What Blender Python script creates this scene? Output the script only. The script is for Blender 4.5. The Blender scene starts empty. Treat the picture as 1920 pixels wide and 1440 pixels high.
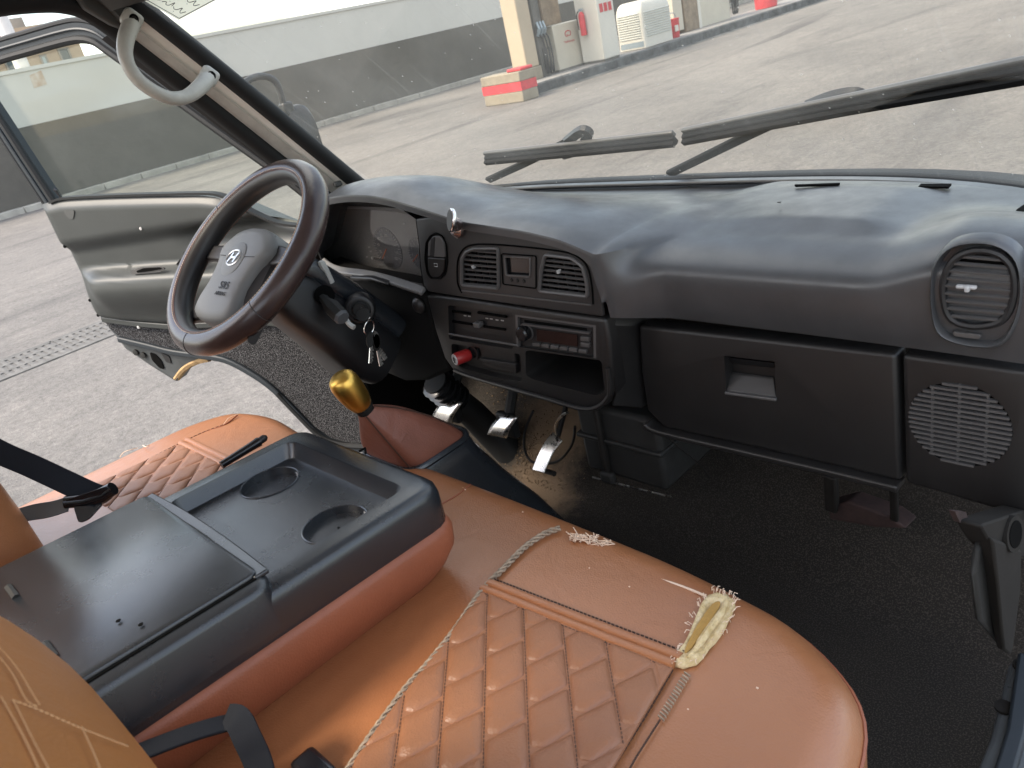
import bpy, bmesh, math, random
import numpy as np
from mathutils import Vector, Matrix
random.seed(7)
SC = bpy.context.scene
COL = SC.collection
PI = math.pi
rad = math.radians

# ------------------------------------------------------------------ camera
FPX = 1450.0
def _axes():
    v1 = np.array([-500 - 960, 392 - 720, FPX]); k = .194; a0 = (975 - 960) - k * (75 - 720)
    b = (-FPX * FPX - v1[0] * a0) / (v1[0] * k + v1[1]); v3 = np.array([a0 + k * b, b, FPX])
    X = -v1 / np.linalg.norm(v1); Z = -v3 / np.linalg.norm(v3)
    return np.array([X, np.cross(Z, X), Z])
RW = _axes()
CAM = np.array([0.80, -0.90, 1.0])
cd = bpy.data.cameras.new('camera'); cam = bpy.data.objects.new('camera', cd); COL.objects.link(cam)
cd.sensor_fit = 'HORIZONTAL'; cd.sensor_width = 36; cd.lens = FPX / 1920 * 36
cd.clip_start = .02; cd.clip_end = 2000
cd.dof.use_dof = True; cd.dof.focus_distance = 1.35; cd.dof.aperture_fstop = 13
m = Matrix.Identity(4)
for i in range(3):
    m[i][0] = RW[i][0]; m[i][1] = -RW[i][1]; m[i][2] = -RW[i][2]; m[i][3] = CAM[i]
cam.matrix_world = m
SC.camera = cam

# ------------------------------------------------------------------ sky, sun, exposure
SUN_EL, SUN_AZ = rad(48), rad(205)          # azimuth from +Y (ahead) clockwise: behind the truck, a little left
w = bpy.data.worlds.new('World'); SC.world = w; w.use_nodes = True
nt = w.node_tree; nt.nodes.clear()
sky = nt.nodes.new('ShaderNodeTexSky'); sky.sky_type = 'NISHITA'; sky.sun_disc = False
sky.sun_elevation = SUN_EL; sky.sun_rotation = SUN_AZ; sky.altitude = 100; sky.air_density = 1.2; sky.dust_density = 3.0; sky.ozone_density = 1.0
bg = nt.nodes.new('ShaderNodeBackground'); bg.inputs[1].default_value = .13
wo = nt.nodes.new('ShaderNodeOutputWorld')
# thin broken cloud over the whole sky
wn, wl = nt.nodes, nt.links
tc = wn.new('ShaderNodeTexCoord'); sx = wn.new('ShaderNodeSeparateXYZ'); wl.new(tc.outputs['Generated'], sx.inputs[0])
def wm(op, a, b=None):
    n_ = wn.new('ShaderNodeMath'); n_.operation = op
    for i, q_ in enumerate((a, b)):
        if q_ is None: continue
        if isinstance(q_, (int, float)): n_.inputs[i].default_value = q_
        else: wl.new(q_, n_.inputs[i])
    return n_.outputs[0]
zz_ = wm('ADD', wm('MAXIMUM', sx.outputs[2], 0.0), .18)
cx_ = wn.new('ShaderNodeCombineXYZ'); wl.new(wm('DIVIDE', sx.outputs[0], zz_), cx_.inputs[0]); wl.new(wm('DIVIDE', sx.outputs[1], zz_), cx_.inputs[1])
cn = wn.new('ShaderNodeTexNoise'); cn.inputs['Scale'].default_value = 1.3; cn.inputs['Detail'].default_value = 7; cn.inputs['Roughness'].default_value = .55; wl.new(cx_.outputs[0], cn.inputs[0])
cr = wn.new('ShaderNodeMapRange'); cr.inputs[1].default_value = .46; cr.inputs[2].default_value = .70; cr.inputs[3].default_value = .05; cr.inputs[4].default_value = .90; wl.new(cn.outputs[0], cr.inputs[0])
cm = wn.new('ShaderNodeMixRGB'); cm.inputs[2].default_value = (9.4, 9.2, 8.9, 1); wl.new(cr.outputs[0], cm.inputs[0]); wl.new(sky.outputs[0], cm.inputs[1])
nt.links.new(cm.outputs[0], bg.inputs[0]); nt.links.new(bg.outputs[0], wo.inputs[0])
sd = bpy.data.lights.new('sun', 'SUN'); sd.energy = 1.5; sd.angle = rad(14); sd.color = (1, .89, .74)
so = bpy.data.objects.new('sun', sd); COL.objects.link(so)
sdir = Vector((math.sin(SUN_AZ) * math.cos(SUN_EL), math.cos(SUN_AZ) * math.cos(SUN_EL), math.sin(SUN_EL)))
so.rotation_euler = sdir.to_track_quat('Z', 'Y').to_euler(); so.location = (0, 0, 8)
vs = SC.view_settings; vs.view_transform = 'Standard'; vs.look = 'None'; vs.exposure = 1.72; vs.gamma = 1
SC.render.engine = 'CYCLES'
SC.cycles.use_denoising = True
SC.cycles.max_bounces = 10; SC.cycles.transparent_max_bounces = 16; SC.cycles.diffuse_bounces = 5
SC.cycles.sample_clamp_indirect = 6; SC.cycles.caustics_reflective = False; SC.cycles.caustics_refractive = False

# ------------------------------------------------------------------ measuring: a sight line from the lens met with a surface of the place
def ray(px, py): return RW @ np.array([(px - 960) / FPX, (py - 720) / FPX, 1.])
def P(px, py, x=None, y=None, z=None, n=None, d=None):
    r = ray(px, py)
    if x is not None: t = (x - CAM[0]) / r[0]
    elif y is not None: t = (y - CAM[1]) / r[1]
    elif z is not None: t = (z - CAM[2]) / r[2]
    else: n = np.array(n, float); t = (d - n @ CAM) / (n @ r)
    return CAM + t * r
def PL(pts, **k): return [P(a, b, **k) for a, b in pts]

# ------------------------------------------------------------------ mesh helpers: a geo is (verts, faces)
V = lambda *a: np.array(a, float)
def J(*geos):
    vs_, fs = [], []
    for g in geos:
        o = len(vs_); vs_ += [tuple(v) for v in g[0]]; fs += [tuple(i + o for i in f) for f in g[1]]
    return vs_, fs
def box(c, s, R=None):
    c = np.array(c, float); h = np.array(s, float) / 2
    vs_ = [np.array((a, b, d)) * h for a in (-1, 1) for b in (-1, 1) for d in (-1, 1)]
    if R is not None: vs_ = [np.array(R @ Vector(v)) for v in vs_]
    return [c + v for v in vs_], [(0, 1, 3, 2), (4, 6, 7, 5), (0, 4, 5, 1), (2, 3, 7, 6), (0, 2, 6, 4), (1, 5, 7, 3)]
def bb(x0, x1, y0, y1, z0, z1): return box(((x0 + x1) / 2, (y0 + y1) / 2, (z0 + z1) / 2), (x1 - x0, y1 - y0, z1 - z0))
def prism(poly, vec):
    n = len(poly); a = [np.array(p, float) for p in poly]; b = [p + np.array(vec, float) for p in a]
    fs = [tuple(range(n))[::-1], tuple(range(n, 2 * n))] + [(i, (i + 1) % n, n + (i + 1) % n, n + i) for i in range(n)]
    return a + b, fs
def frames(pts, closed=False, up=None):
    pts = [np.array(p, float) for p in pts]; n = len(pts); T = []
    for i in range(n):
        if closed: t = pts[(i + 1) % n] - pts[i - 1]
        else: t = pts[min(i + 1, n - 1)] - pts[max(i - 1, 0)]
        T.append(t / (np.linalg.norm(t) + 1e-12))
    out = []
    u = np.array(up, float) if up is not None else (V(0, 0, 1) if abs(T[0][2]) < .9 else V(1, 0, 0))
    for t in T:
        a = u - t * (u @ t); a /= np.linalg.norm(a) + 1e-12
        if up is None: u = a
        out.append((t, a, np.cross(t, a)))
    return pts, out
def tube(pts, r, n=10, closed=False, up=None, r2=None, caps=True):
    """r along the frame's up vector, r2 across it; r may be a list"""
    pts, fr = frames(pts, closed, up); m_ = len(pts); vs_, fs = [], []
    for i, (p, (t, a, b)) in enumerate(zip(pts, fr)):
        ra = r[i] if hasattr(r, '__len__') else r
        rb = ra if r2 is None else (r2[i] if hasattr(r2, '__len__') else r2)
        for k in range(n):
            th = 2 * PI * k / n; vs_.append(p + a * ra * math.cos(th) + b * rb * math.sin(th))
    for i in range(m_ if closed else m_ - 1):
        j = (i + 1) % m_
        for k in range(n): fs.append((i * n + k, i * n + (k + 1) % n, j * n + (k + 1) % n, j * n + k))
    if caps and not closed: fs += [tuple(range(n))[::-1], tuple(range((m_ - 1) * n, m_ * n))]
    return vs_, fs
def bar(pts, wa, wb, up=None, closed=False):
    """rectangular section: wa along up, wb across"""
    pts, fr = frames(pts, closed, up); vs_, fs = [], []; m_ = len(pts)
    for p, (t, a, b) in zip(pts, fr):
        for sa, sb in ((1, 1), (1, -1), (-1, -1), (-1, 1)): vs_.append(p + a * sa * wa / 2 + b * sb * wb / 2)
    for i in range(m_ if closed else m_ - 1):
        j = (i + 1) % m_
        for k in range(4): fs.append((i * 4 + k, i * 4 + (k + 1) % 4, j * 4 + (k + 1) % 4, j * 4 + k))
    if not closed: fs += [(3, 2, 1, 0), tuple(range((m_ - 1) * 4, m_ * 4))]
    return vs_, fs
def loft(rings, cap0=True, cap1=True):
    n = len(rings[0]); vs_ = [np.array(p, float) for r in rings for p in r]; fs = []
    for i in range(len(rings) - 1):
        for k in range(n): fs.append((i * n + k, i * n + (k + 1) % n, (i + 1) * n + (k + 1) % n, (i + 1) * n + k))
    if cap0: fs.append(tuple(range(n))[::-1])
    if cap1: fs.append(tuple(range((len(rings) - 1) * n, len(rings) * n)))
    return vs_, fs
def grid(fn, us, vs2, flip=False):
    vs_ = [fn(u, v) for u in us for v in vs2]; b = len(vs2); fs = []
    for i in range(len(us) - 1):
        for k in range(b - 1):
            q = (i * b + k, i * b + k + 1, (i + 1) * b + k + 1, (i + 1) * b + k); fs.append(q[::-1] if flip else q)
    return vs_, fs
def lathe(prof, o, ax, n=20, cap=True):
    """prof: (radius, height) along ax"""
    ax = np.array(ax, float); ax /= np.linalg.norm(ax); o = np.array(o, float)
    a = np.cross(ax, V(0, 0, 1) if abs(ax[2]) < .9 else V(1, 0, 0)); a /= np.linalg.norm(a); b = np.cross(ax, a)
    return loft([[o + ax * h + (a * math.cos(2 * PI * k / n) + b * math.sin(2 * PI * k / n)) * r for k in range(n)] for r, h in prof], cap, cap)
def smooth_path(pts, n=6, closed=False):
    pts = [np.array(p, float) for p in pts]; out = []; m_ = len(pts)
    for i in range(m_ if closed else m_ - 1):
        g = (lambda k: pts[k % m_]) if closed else (lambda k: pts[min(max(k, 0), m_ - 1)])
        p0, p1, p2, p3 = g(i - 1), g(i), g(i + 1), g(i + 2)
        for k in range(n):
            t = k / n; out.append(.5 * (2 * p1 + (p2 - p0) * t + (2 * p0 - 5 * p1 + 4 * p2 - p3) * t * t + (3 * p1 - p0 - 3 * p2 + p3) * t ** 3))
    if not closed: out.append(pts[-1])
    return out
def rrect(w_, h_, r, n=5):
    out = []
    for cx, cy, a0 in ((w_ / 2 - r, h_ / 2 - r, 0), (-w_ / 2 + r, h_ / 2 - r, 90), (-w_ / 2 + r, -h_ / 2 + r, 180), (w_ / 2 - r, -h_ / 2 + r, 270)):
        for k in range(n + 1): a = rad(a0 + 90 * k / n); out.append((cx + r * math.cos(a), cy + r * math.sin(a)))
    return out
def round_poly(poly, r, n=4):
    """round the corners of a 3-D polygon"""
    poly = [np.array(p, float) for p in poly]; out = []; m_ = len(poly)
    for i in range(m_):
        p, a, b = poly[i], poly[i - 1], poly[(i + 1) % m_]
        da, db = a - p, b - p; la, lb = np.linalg.norm(da), np.linalg.norm(db)
        k = min(r, la * .45, lb * .45); s, e = p + da / la * k, p + db / lb * k
        for j in range(n + 1):
            t = j / n; out.append((1 - t) ** 2 * s + 2 * t * (1 - t) * p + t * t * e)
    return out
def resample(pts, step):
    pts = [np.array(p, float) for p in pts]; L = [0]
    for a, b in zip(pts, pts[1:]): L.append(L[-1] + np.linalg.norm(b - a))
    n = max(2, int(round(L[-1] / step)) + 1); q = np.linspace(0, L[-1], n); A = np.array(pts)
    return [np.array([np.interp(s, L, A[:, c]) for c in range(3)]) for s in q]

def O(name, geo, mat, parent=None, sm=True, ang=38, bev=0, seg=2, sub=0):
    me = bpy.data.meshes.new(name); me.from_pydata([tuple(float(c) for c in v) for v in geo[0]], [], geo[1]); me.validate(); me.update()
    b = bmesh.new(); b.from_mesh(me); bmesh.ops.recalc_face_normals(b, faces=b.faces); b.to_mesh(me); b.free()
    if sm: me.shade_smooth(); me.set_sharp_from_angle(angle=rad(ang))
    o = bpy.data.objects.new(name, me); COL.objects.link(o)
    if mat is not None: me.materials.append(MAT[mat] if isinstance(mat, str) else mat)
    if parent is not None: o.parent = parent
    if bev:
        md = o.modifiers.new('bevel', 'BEVEL'); md.width = bev; md.segments = seg; md.limit_method = 'ANGLE'; md.angle_limit = rad(30); md.harden_normals = False
    if sub:
        md = o.modifiers.new('sub', 'SUBSURF'); md.levels = md.render_levels = sub
    return o
def cut(o, *geos):
    tmp = []
    for g in geos:
        me = bpy.data.meshes.new('cutter'); me.from_pydata([tuple(float(c) for c in v) for v in g[0]], [], g[1]); me.update()
        b = bmesh.new(); b.from_mesh(me); bmesh.ops.recalc_face_normals(b, faces=b.faces); b.to_mesh(me); b.free()
        c = bpy.data.objects.new('cutter', me); COL.objects.link(c); tmp.append(c)
        md = o.modifiers.new('cut', 'BOOLEAN'); md.operation = 'DIFFERENCE'; md.solver = 'EXACT'; md.object = c
    bpy.context.view_layer.update()
    ev = o.evaluated_get(bpy.context.evaluated_depsgraph_get()); me = bpy.data.meshes.new_from_object(ev)
    o.modifiers.clear(); o.data = me; me.shade_smooth(); me.set_sharp_from_angle(angle=rad(38))
    for c in tmp: bpy.data.objects.remove(c)
    return o
def E(name, loc, label, cat, group=None):
    o = bpy.data.objects.new(name, None); o.empty_display_size = .05; COL.objects.link(o)
    o['label'] = label; o['category'] = cat
    if group: o['group'] = group
    return o
def tag(o, label, cat, group=None):
    o['label'] = label; o['category'] = cat
    if group: o['group'] = group
    return o
def struct(o): o['kind'] = 'structure'; return o
def stitches(path, step, ln, wd, ht, nrm=(0, 0, 1), slant=0):
    pts = resample(path, step); gs = []
    n = np.array(nrm, float)
    for a, b in zip(pts, pts[1:]):
        t = (b - a) / (np.linalg.norm(b - a) + 1e-9); s = np.cross(n, t); d = t * math.cos(slant) + s * math.sin(slant)
        c = (a + b) / 2; e = np.cross(n, d)
        v = [c + d * ln / 2 * i + e * wd / 2 * j + n * k * ht for i in (-1, 1) for j in (-1, 1) for k in (-.3, 1)]
        gs.append((v, [(0, 1, 3, 2), (4, 6, 7, 5), (0, 4, 5, 1), (2, 3, 7, 6), (0, 2, 6, 4), (1, 5, 7, 3)]))
    return J(*gs)
def text(name, body, size, o, ex, ey, mat, parent, ext=.0004, align='CENTER'):
    cu = bpy.data.curves.new(name, 'FONT'); cu.body = body; cu.size = size; cu.extrude = ext; cu.align_x = align; cu.align_y = 'CENTER'
    ob = bpy.data.objects.new(name, cu); COL.objects.link(ob); cu.materials.append(MAT[mat])
    ex = Vector(ex).normalized(); ez = ex.cross(Vector(ey)).normalized(); ey = ez.cross(ex)
    mm = Matrix.Identity(4)
    for i in range(3): mm[i][0] = ex[i]; mm[i][1] = ey[i]; mm[i][2] = ez[i]; mm[i][3] = o[i]
    bpy.context.view_layer.update()
    me = bpy.data.meshes.new_from_object(ob.evaluated_get(bpy.context.evaluated_depsgraph_get())); bpy.data.objects.remove(ob)
    me.transform(mm); ob = bpy.data.objects.new(name, me); COL.objects.link(ob); me.materials.clear(); me.materials.append(MAT[mat])
    if parent is not None: ob.parent = parent
    return ob

# ------------------------------------------------------------------ materials
MAT = {}
def pm(name, col, rough=.5, metal=0, bump=0, bs=400, var=.0, vs_=6, spec=.5, coat=0, col2=None, speck=0, ss=900, speckc=(.3, .3, .3), rvar=0, vor=False, bdist=.001, sheen=0, wr=0):
    mt = bpy.data.materials.new(name); mt.use_nodes = True; t = mt.node_tree; N = t.nodes; L = t.links
    b = N['Principled BSDF']; b.inputs['Roughness'].default_value = rough; b.inputs['Metallic'].default_value = metal
    b.inputs['Specular IOR Level'].default_value = spec; b.inputs['Coat Weight'].default_value = coat; b.inputs['Coat Roughness'].default_value = .27
    if sheen: b.inputs['Sheen Weight'].default_value = sheen
    g = N.new('ShaderNodeNewGeometry')
    def noise(sc, det=4, ro=.6):
        n_ = N.new('ShaderNodeTexNoise'); n_.inputs['Scale'].default_value = sc; n_.inputs['Detail'].default_value = det; n_.inputs['Roughness'].default_value = ro
        L.new(g.outputs['Position'], n_.inputs['Vector']); return n_
    src = None
    c2 = col2 if col2 else tuple(min(1, c * (1 + var)) for c in col)
    c1 = col if col2 else tuple(c * (1 - var) for c in col)
    if var or col2:
        n_ = noise(vs_, 6, .65); r = N.new('ShaderNodeValToRGB'); r.color_ramp.elements[0].position = .33; r.color_ramp.elements[1].position = .67
        r.color_ramp.elements[0].color = (*c1, 1); r.color_ramp.elements[1].color = (*c2, 1)
        L.new(n_.outputs[0], r.inputs[0]); src = r.outputs[0]
    else:
        b.inputs['Base Color'].default_value = (*col, 1)
    if speck:
        n2 = noise(ss, 2, .5); r2 = N.new('ShaderNodeValToRGB'); r2.color_ramp.elements[0].position = .5; r2.color_ramp.elements[1].position = .62
        L.new(n2.outputs[0], r2.inputs[0]); mx = N.new('ShaderNodeMixRGB'); mx.inputs[1].default_value = (*col, 1); mx.inputs[2].default_value = (*speckc, 1)
        mu = N.new('ShaderNodeMath'); mu.operation = 'MULTIPLY'; mu.inputs[1].default_value = speck; L.new(r2.outputs[0], mu.inputs[0]); L.new(mu.outputs[0], mx.inputs[0])
        if src: L.new(src, mx.inputs[1])
        src = mx.outputs[0]
    if src: L.new(src, b.inputs['Base Color'])
    if rvar:
        n3 = noise(vs_ * 2.3, 5, .6); mr = N.new('ShaderNodeMapRange'); mr.inputs[1].default_value = .3; mr.inputs[2].default_value = .7
        mr.inputs[3].default_value = max(.02, rough - rvar); mr.inputs[4].default_value = min(1, rough + rvar); L.new(n3.outputs[0], mr.inputs[0]); L.new(mr.outputs[0], b.inputs['Roughness'])
    if bump:
        if vor:
            n4 = N.new('ShaderNodeTexVoronoi'); n4.inputs['Scale'].default_value = bs; L.new(g.outputs['Position'], n4.inputs['Vector']); so_ = n4.outputs[0]
        else: so_ = noise(bs, 4, .6).outputs[0]
        bp_ = N.new('ShaderNodeBump'); bp_.inputs['Strength'].default_value = bump; bp_.inputs['Distance'].default_value = bdist
        L.new(so_, bp_.inputs['Height']); L.new(bp_.outputs[0], b.inputs['Normal'])
        if wr:      # soft creases and sag of a worn cover
            n5 = noise(15, 4, .55); n5.inputs['Distortion'].default_value = 1.2
            b5 = N.new('ShaderNodeBump'); b5.inputs['Strength'].default_value = wr; b5.inputs['Distance'].default_value = .006
            L.new(n5.outputs[0], b5.inputs['Height']); L.new(b5.outputs[0], bp_.inputs['Normal'])
    MAT[name] = mt; return mt
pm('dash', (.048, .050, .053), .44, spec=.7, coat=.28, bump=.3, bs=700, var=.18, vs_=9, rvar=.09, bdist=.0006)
pm('dash_low', (.015, .0145, .0145), .42, bump=.25, bs=900, var=.15, vs_=9, bdist=.0006)  # darker copy of the bezel plastic; lower dash shade partly in its colour
pm('dash_bezel', (.030, .0295, .0295), .42, bump=.25, bs=900, var=.12, vs_=9, bdist=.0006)
pm('black', (.012, .012, .013), .45, bump=.1, bs=700)
pm('deep_black', (.003, .003, .003), .9, spec=.08)
pm('gloss_black', (.01, .01, .011), .2)
pm('rubber', (.011, .012, .013), .62, bump=.2, bs=300, spec=.35)
pm('trim_edge', (.16, .16, .16), .45)
pm('vent_grey', (.085, .083, .082), .38)
pm('console', (.017, .020, .024), .25, spec=.7, coat=.1, bump=.3, bs=1000, var=.12, vs_=7, rvar=.05, bdist=.0005)
pm('console_light', (.10, .105, .11), .46, bump=.25, bs=900, var=.1, vs_=8, bdist=.0005)
pm('door_plastic', (.036, .040, .039), .45, bump=.3, bs=900, var=.1, vs_=8, bdist=.0006)
pm('pillar_grey', (.84, .84, .79), .5, bump=.15, bs=500, var=.08, vs_=10)
pm('pillar_dark', (.06, .062, .06), .55, bump=.15, bs=500, var=.15, vs_=10)
pm('handle_grey', (.48, .48, .45), .45, var=.12, vs_=25, bump=.1, bs=400)
pm('frame_paint', (.022, .028, .034), .5, spec=.4)
pm('carpet_door', (.010, .010, .011), .95, bump=.8, bs=600, speck=.8, ss=430, speckc=(.16, .16, .17), bdist=.002, spec=.2)
pm('carpet', (.028, .0245, .0215), 1, bump=.9, bs=420, speck=.6, ss=420, speckc=(.080, .070, .058), bdist=.003, spec=.1)
pm('leather', (.355, .146, .060), .38, wr=.30, spec=.6, coat=.32, bump=.35, bs=420, col2=(.325, .126, .051), vs_=5, rvar=.05, bdist=.0008, vor=True)
pm('leather_quilt', (.29, .130, .064), .46, wr=.35, spec=.55, bump=.4, bs=420, col2=(.255, .115, .062), vs_=7, bdist=.0008, vor=True)
pm('leather_red', (.28, .090, .044), .5, bump=.35, bs=420, var=.1, vs_=8, bdist=.0008, vor=True)
pm('leather_boot', (.215, .078, .050), .5, wr=.5, bump=.4, bs=380, var=.12, vs_=14, bdist=.001, vor=True)
pm('leather_orange', (.42, .165, .045), .42, wr=.3, bump=.3, bs=380, var=.06, vs_=6, bdist=.0008, vor=True)
pm('wheel_leather', (.044, .028, .026), .27, bump=.25, bs=500, var=.15, vs_=16, bdist=.0006, vor=True, coat=.15)
pm('wheel_black', (.022, .021, .022), .4, bump=.2, bs=600, bdist=.0006)
pm('airbag_grey', (.17, .17, .165), .5, bump=.3, bs=1100, bdist=.0005)
pm('airbag_dark', (.03, .03, .033), .45, bump=.25, bs=1100, bdist=.0005)
pm('thread_dark', (.06, .03, .02), .8)
pm('thread_light', (.62, .45, .32), .8)
pm('thread_tan', (.66, .40, .20), .8)
pm('channel_grey', (.10, .096, .09), .8)
pm('cord', (.33, .26, .19), .85, var=.35, vs_=120)
pm('foam', (.52, .38, .17), .95, bump=1, bs=160, col2=(.76, .62, .38), vs_=70, bdist=.004)
pm('fray', (.78, .62, .48), .9)
pm('chrome', (.80, .78, .78), .22, metal=1)
pm('chrome_rose', (.74, .63, .61), .26, metal=1)
pm('steel', (.78, .77, .75), .3, metal=1, bump=.2, bs=200, rvar=.12, vs_=30)
pm('gold', (.72, .45, .10), .36, metal=1)
pm('logo_silver', (.75, .75, .75), .3, metal=.8)
pm('print_grey', (.025, .025, .025), .6)
pm('knee_black', (.006, .006, .006), .85, spec=.15)  # near black colour carries the shade under the dash
pm('wiper_black', (.004, .0045, .005), .75, spec=.2)
pm('foam_dark', (.42, .25, .07), .95, bump=.6, bs=150, bdist=.003)
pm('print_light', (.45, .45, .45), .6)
pm('print_dim', (.42, .41, .40), .6)
pm('dial_face', (.07, .07, .082), .4)
pm('cluster_face', (.19, .182, .178), .45, var=.08, vs_=20)
pm('needle_orange', (.6, .12, .03), .5)
pm('red_plastic', (.32, .02, .02), .35)
pm('display', (.022, .012, .010), .2)
pm('belt', (.012, .014, .019), .85, spec=.2, bump=.5, bs=900, bdist=.0005)
pm('belt_grey', (.12, .12, .115), .8, bump=.5, bs=900, bdist=.0005)
pm('dirt', (.15, .105, .065), 1, bump=1, bs=260, var=.5, vs_=40, bdist=.004)
pm('rust_red', (.030, .015, .013), .8, var=.4, vs_=30, bump=.5, bs=200)
pm('sill_plate', (.085, .095, .10), .35, var=.15, vs_=14, rvar=.1)
pm('bracket_grey', (.016, .0145, .013), .7, spec=.2, var=.2, vs_=14)
pm('bracket_dark', (.022, .022, .021), .6, spec=.3, var=.2, vs_=20, bump=.2, bs=200)
pm('door_metal', (.055, .06, .062), .45, var=.25, vs_=18)
pm('old_foam', (.42, .28, .14), .95, bump=.6, bs=200, var=.3, vs_=30)
pm('sticker', (.78, .70, .52), .6, var=.05, vs_=20)
pm('ink', (.02, .02, .02), .7)
# outside
pm('wall_white', (.50, .49, .455), .85, bump=.3, bs=6, var=.05, vs_=.5, bdist=.02)
pm('wall_dark', (.102, .094, .080), .9, bump=.4, bs=5, var=.16, vs_=.6, bdist=.02)
pm('kerb', (.33, .31, .27), .9, bump=.5, bs=12, var=.22, vs_=2.2, bdist=.02)
pm('kerb_dark', (.060, .063, .065), .8, var=.75, vs_=2.2, bump=.5, bs=10, bdist=.02)
pm('concrete_top', (.22, .21, .20), .9, var=.25, vs_=1.5, bump=.4, bs=10, bdist=.01)
pm('beige', (.40, .33, .24), .7, var=.06, vs_=1.2)
pm('beige_dirty', (.26, .225, .17), .85, var=.15, vs_=3, bump=.3, bs=20, bdist=.01)
pm('red_paint', (.52, .045, .055), .6, var=.2, vs_=5)
pm('red_sign', (.45, .03, .04), .5)
pm('pump_white', (.55, .53, .475), .5, var=.04, vs_=2)
pm('pump_cream', (.47, .435, .36), .55, var=.05, vs_=2)
pm('pump_grey', (.10, .095, .085), .6, var=.3, vs_=4)
pm('pump_brown', (.20, .15, .10), .6, var=.3, vs_=5)
pm('hose', (.012, .012, .013), .5)
pm('nozzle', (.30, .36, .40), .4, metal=.4)
pm('galv', (.55, .57, .54), .45, var=.1, vs_=3, metal=.2)
pm('pole', (.66, .62, .58), .6, var=.08, vs_=2)
pm('stain', (.36, .24, .15), .9, col2=(.55, .50, .44), vs_=5)
pm('house_tan', (.42, .31, .21), .9, var=.14, vs_=.6)
pm('house_grey', (.27, .24, .20), .9, var=.2, vs_=.7)
pm('house_pane', (.07, .09, .095), .25)
pm('house_shutter', (.36, .42, .41), .6)
pm('iron', (.115, .110, .102), .9, var=.3, vs_=12, bump=.4, bs=60)
pm('mirror_black', (.02, .022, .024), .5)

def ground_material():
    mt = bpy.data.materials.new('asphalt'); mt.use_nodes = True; t = mt.node_tree; N = t.nodes; L = t.links; b = N['Principled BSDF']
    b.inputs['Roughness'].default_value = .88; b.inputs['Specular IOR Level'].default_value = .25
    g = N.new('ShaderNodeNewGeometry')
    def noise(sc, det, ro=.6, sq=(1, 1, 1), dis=0):
        mp = N.new('ShaderNodeMapping'); mp.inputs['Scale'].default_value = sq; L.new(g.outputs['Position'], mp.inputs[0])
        n_ = N.new('ShaderNodeTexNoise'); n_.inputs['Scale'].default_value = sc; n_.inputs['Detail'].default_value = det; n_.inputs['Roughness'].default_value = ro; n_.inputs['Distortion'].default_value = dis
        L.new(mp.outputs[0], n_.inputs[0]); return n_.outputs[0]
    def ramp(s, a, b_, ca, cb):
        r = N.new('ShaderNodeValToRGB'); r.color_ramp.elements[0].position = a; r.color_ramp.elements[1].position = b_
        r.color_ramp.elements[0].color = (*ca, 1); r.color_ramp.elements[1].color = (*cb, 1); L.new(s, r.inputs[0]); return r.outputs[0]
    def mix(f, a, b_, mode='MIX'):
        mx = N.new('ShaderNodeMixRGB'); mx.blend_type = mode
        if hasattr(f, 'links'): L.new(f, mx.inputs[0])
        else: mx.inputs[0].default_value = f
        L.new(a, mx.inputs[1]); L.new(b_, mx.inputs[2]); return mx.outputs[0]
    base = ramp(noise(.22, 7, .62, dis=.6), .3, .7, (.155, .147, .138), (.235, .219, .200))
    fine = ramp(noise(26, 5, .75), .25, .75, (.62, .62, .62), (1.25, 1.25, 1.25))
    grit = ramp(noise(140, 3, .8), .3, .72, (.70, .70, .70), (1.22, 1.22, 1.22))
    c = mix(1, base, fine, 'MULTIPLY'); c = mix(1, c, grit, 'MULTIPLY')
    tyre = ramp(noise(.5, 6, .6, (1, .16, 1), 1.2), .56, .72, (1, 1, 1), (.58, .58, .6))
    c = mix(1, c, tyre, 'MULTIPLY')
    rough = ramp(noise(7, 6, .72, (1, .55, 1), .8), .3, .72, (.80, .80, .81), (1.16, 1.155, 1.145)); c = mix(1, c, rough, 'MULTIPLY')
    blot = ramp(noise(1.7, 5, .7), .66, .76, (1, 1, 1), (.7, .68, .66)); c = mix(1, c, blot, 'MULTIPLY')
    L.new(c, b.inputs['Base Color'])
    bp_ = N.new('ShaderNodeBump'); bp_.inputs['Strength'].default_value = .8; bp_.inputs['Distance'].default_value = .02; L.new(noise(38, 6, .8), bp_.inputs['Height']); L.new(bp_.outputs[0], b.inputs['Normal'])
    MAT['asphalt'] = mt
ground_material()
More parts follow.
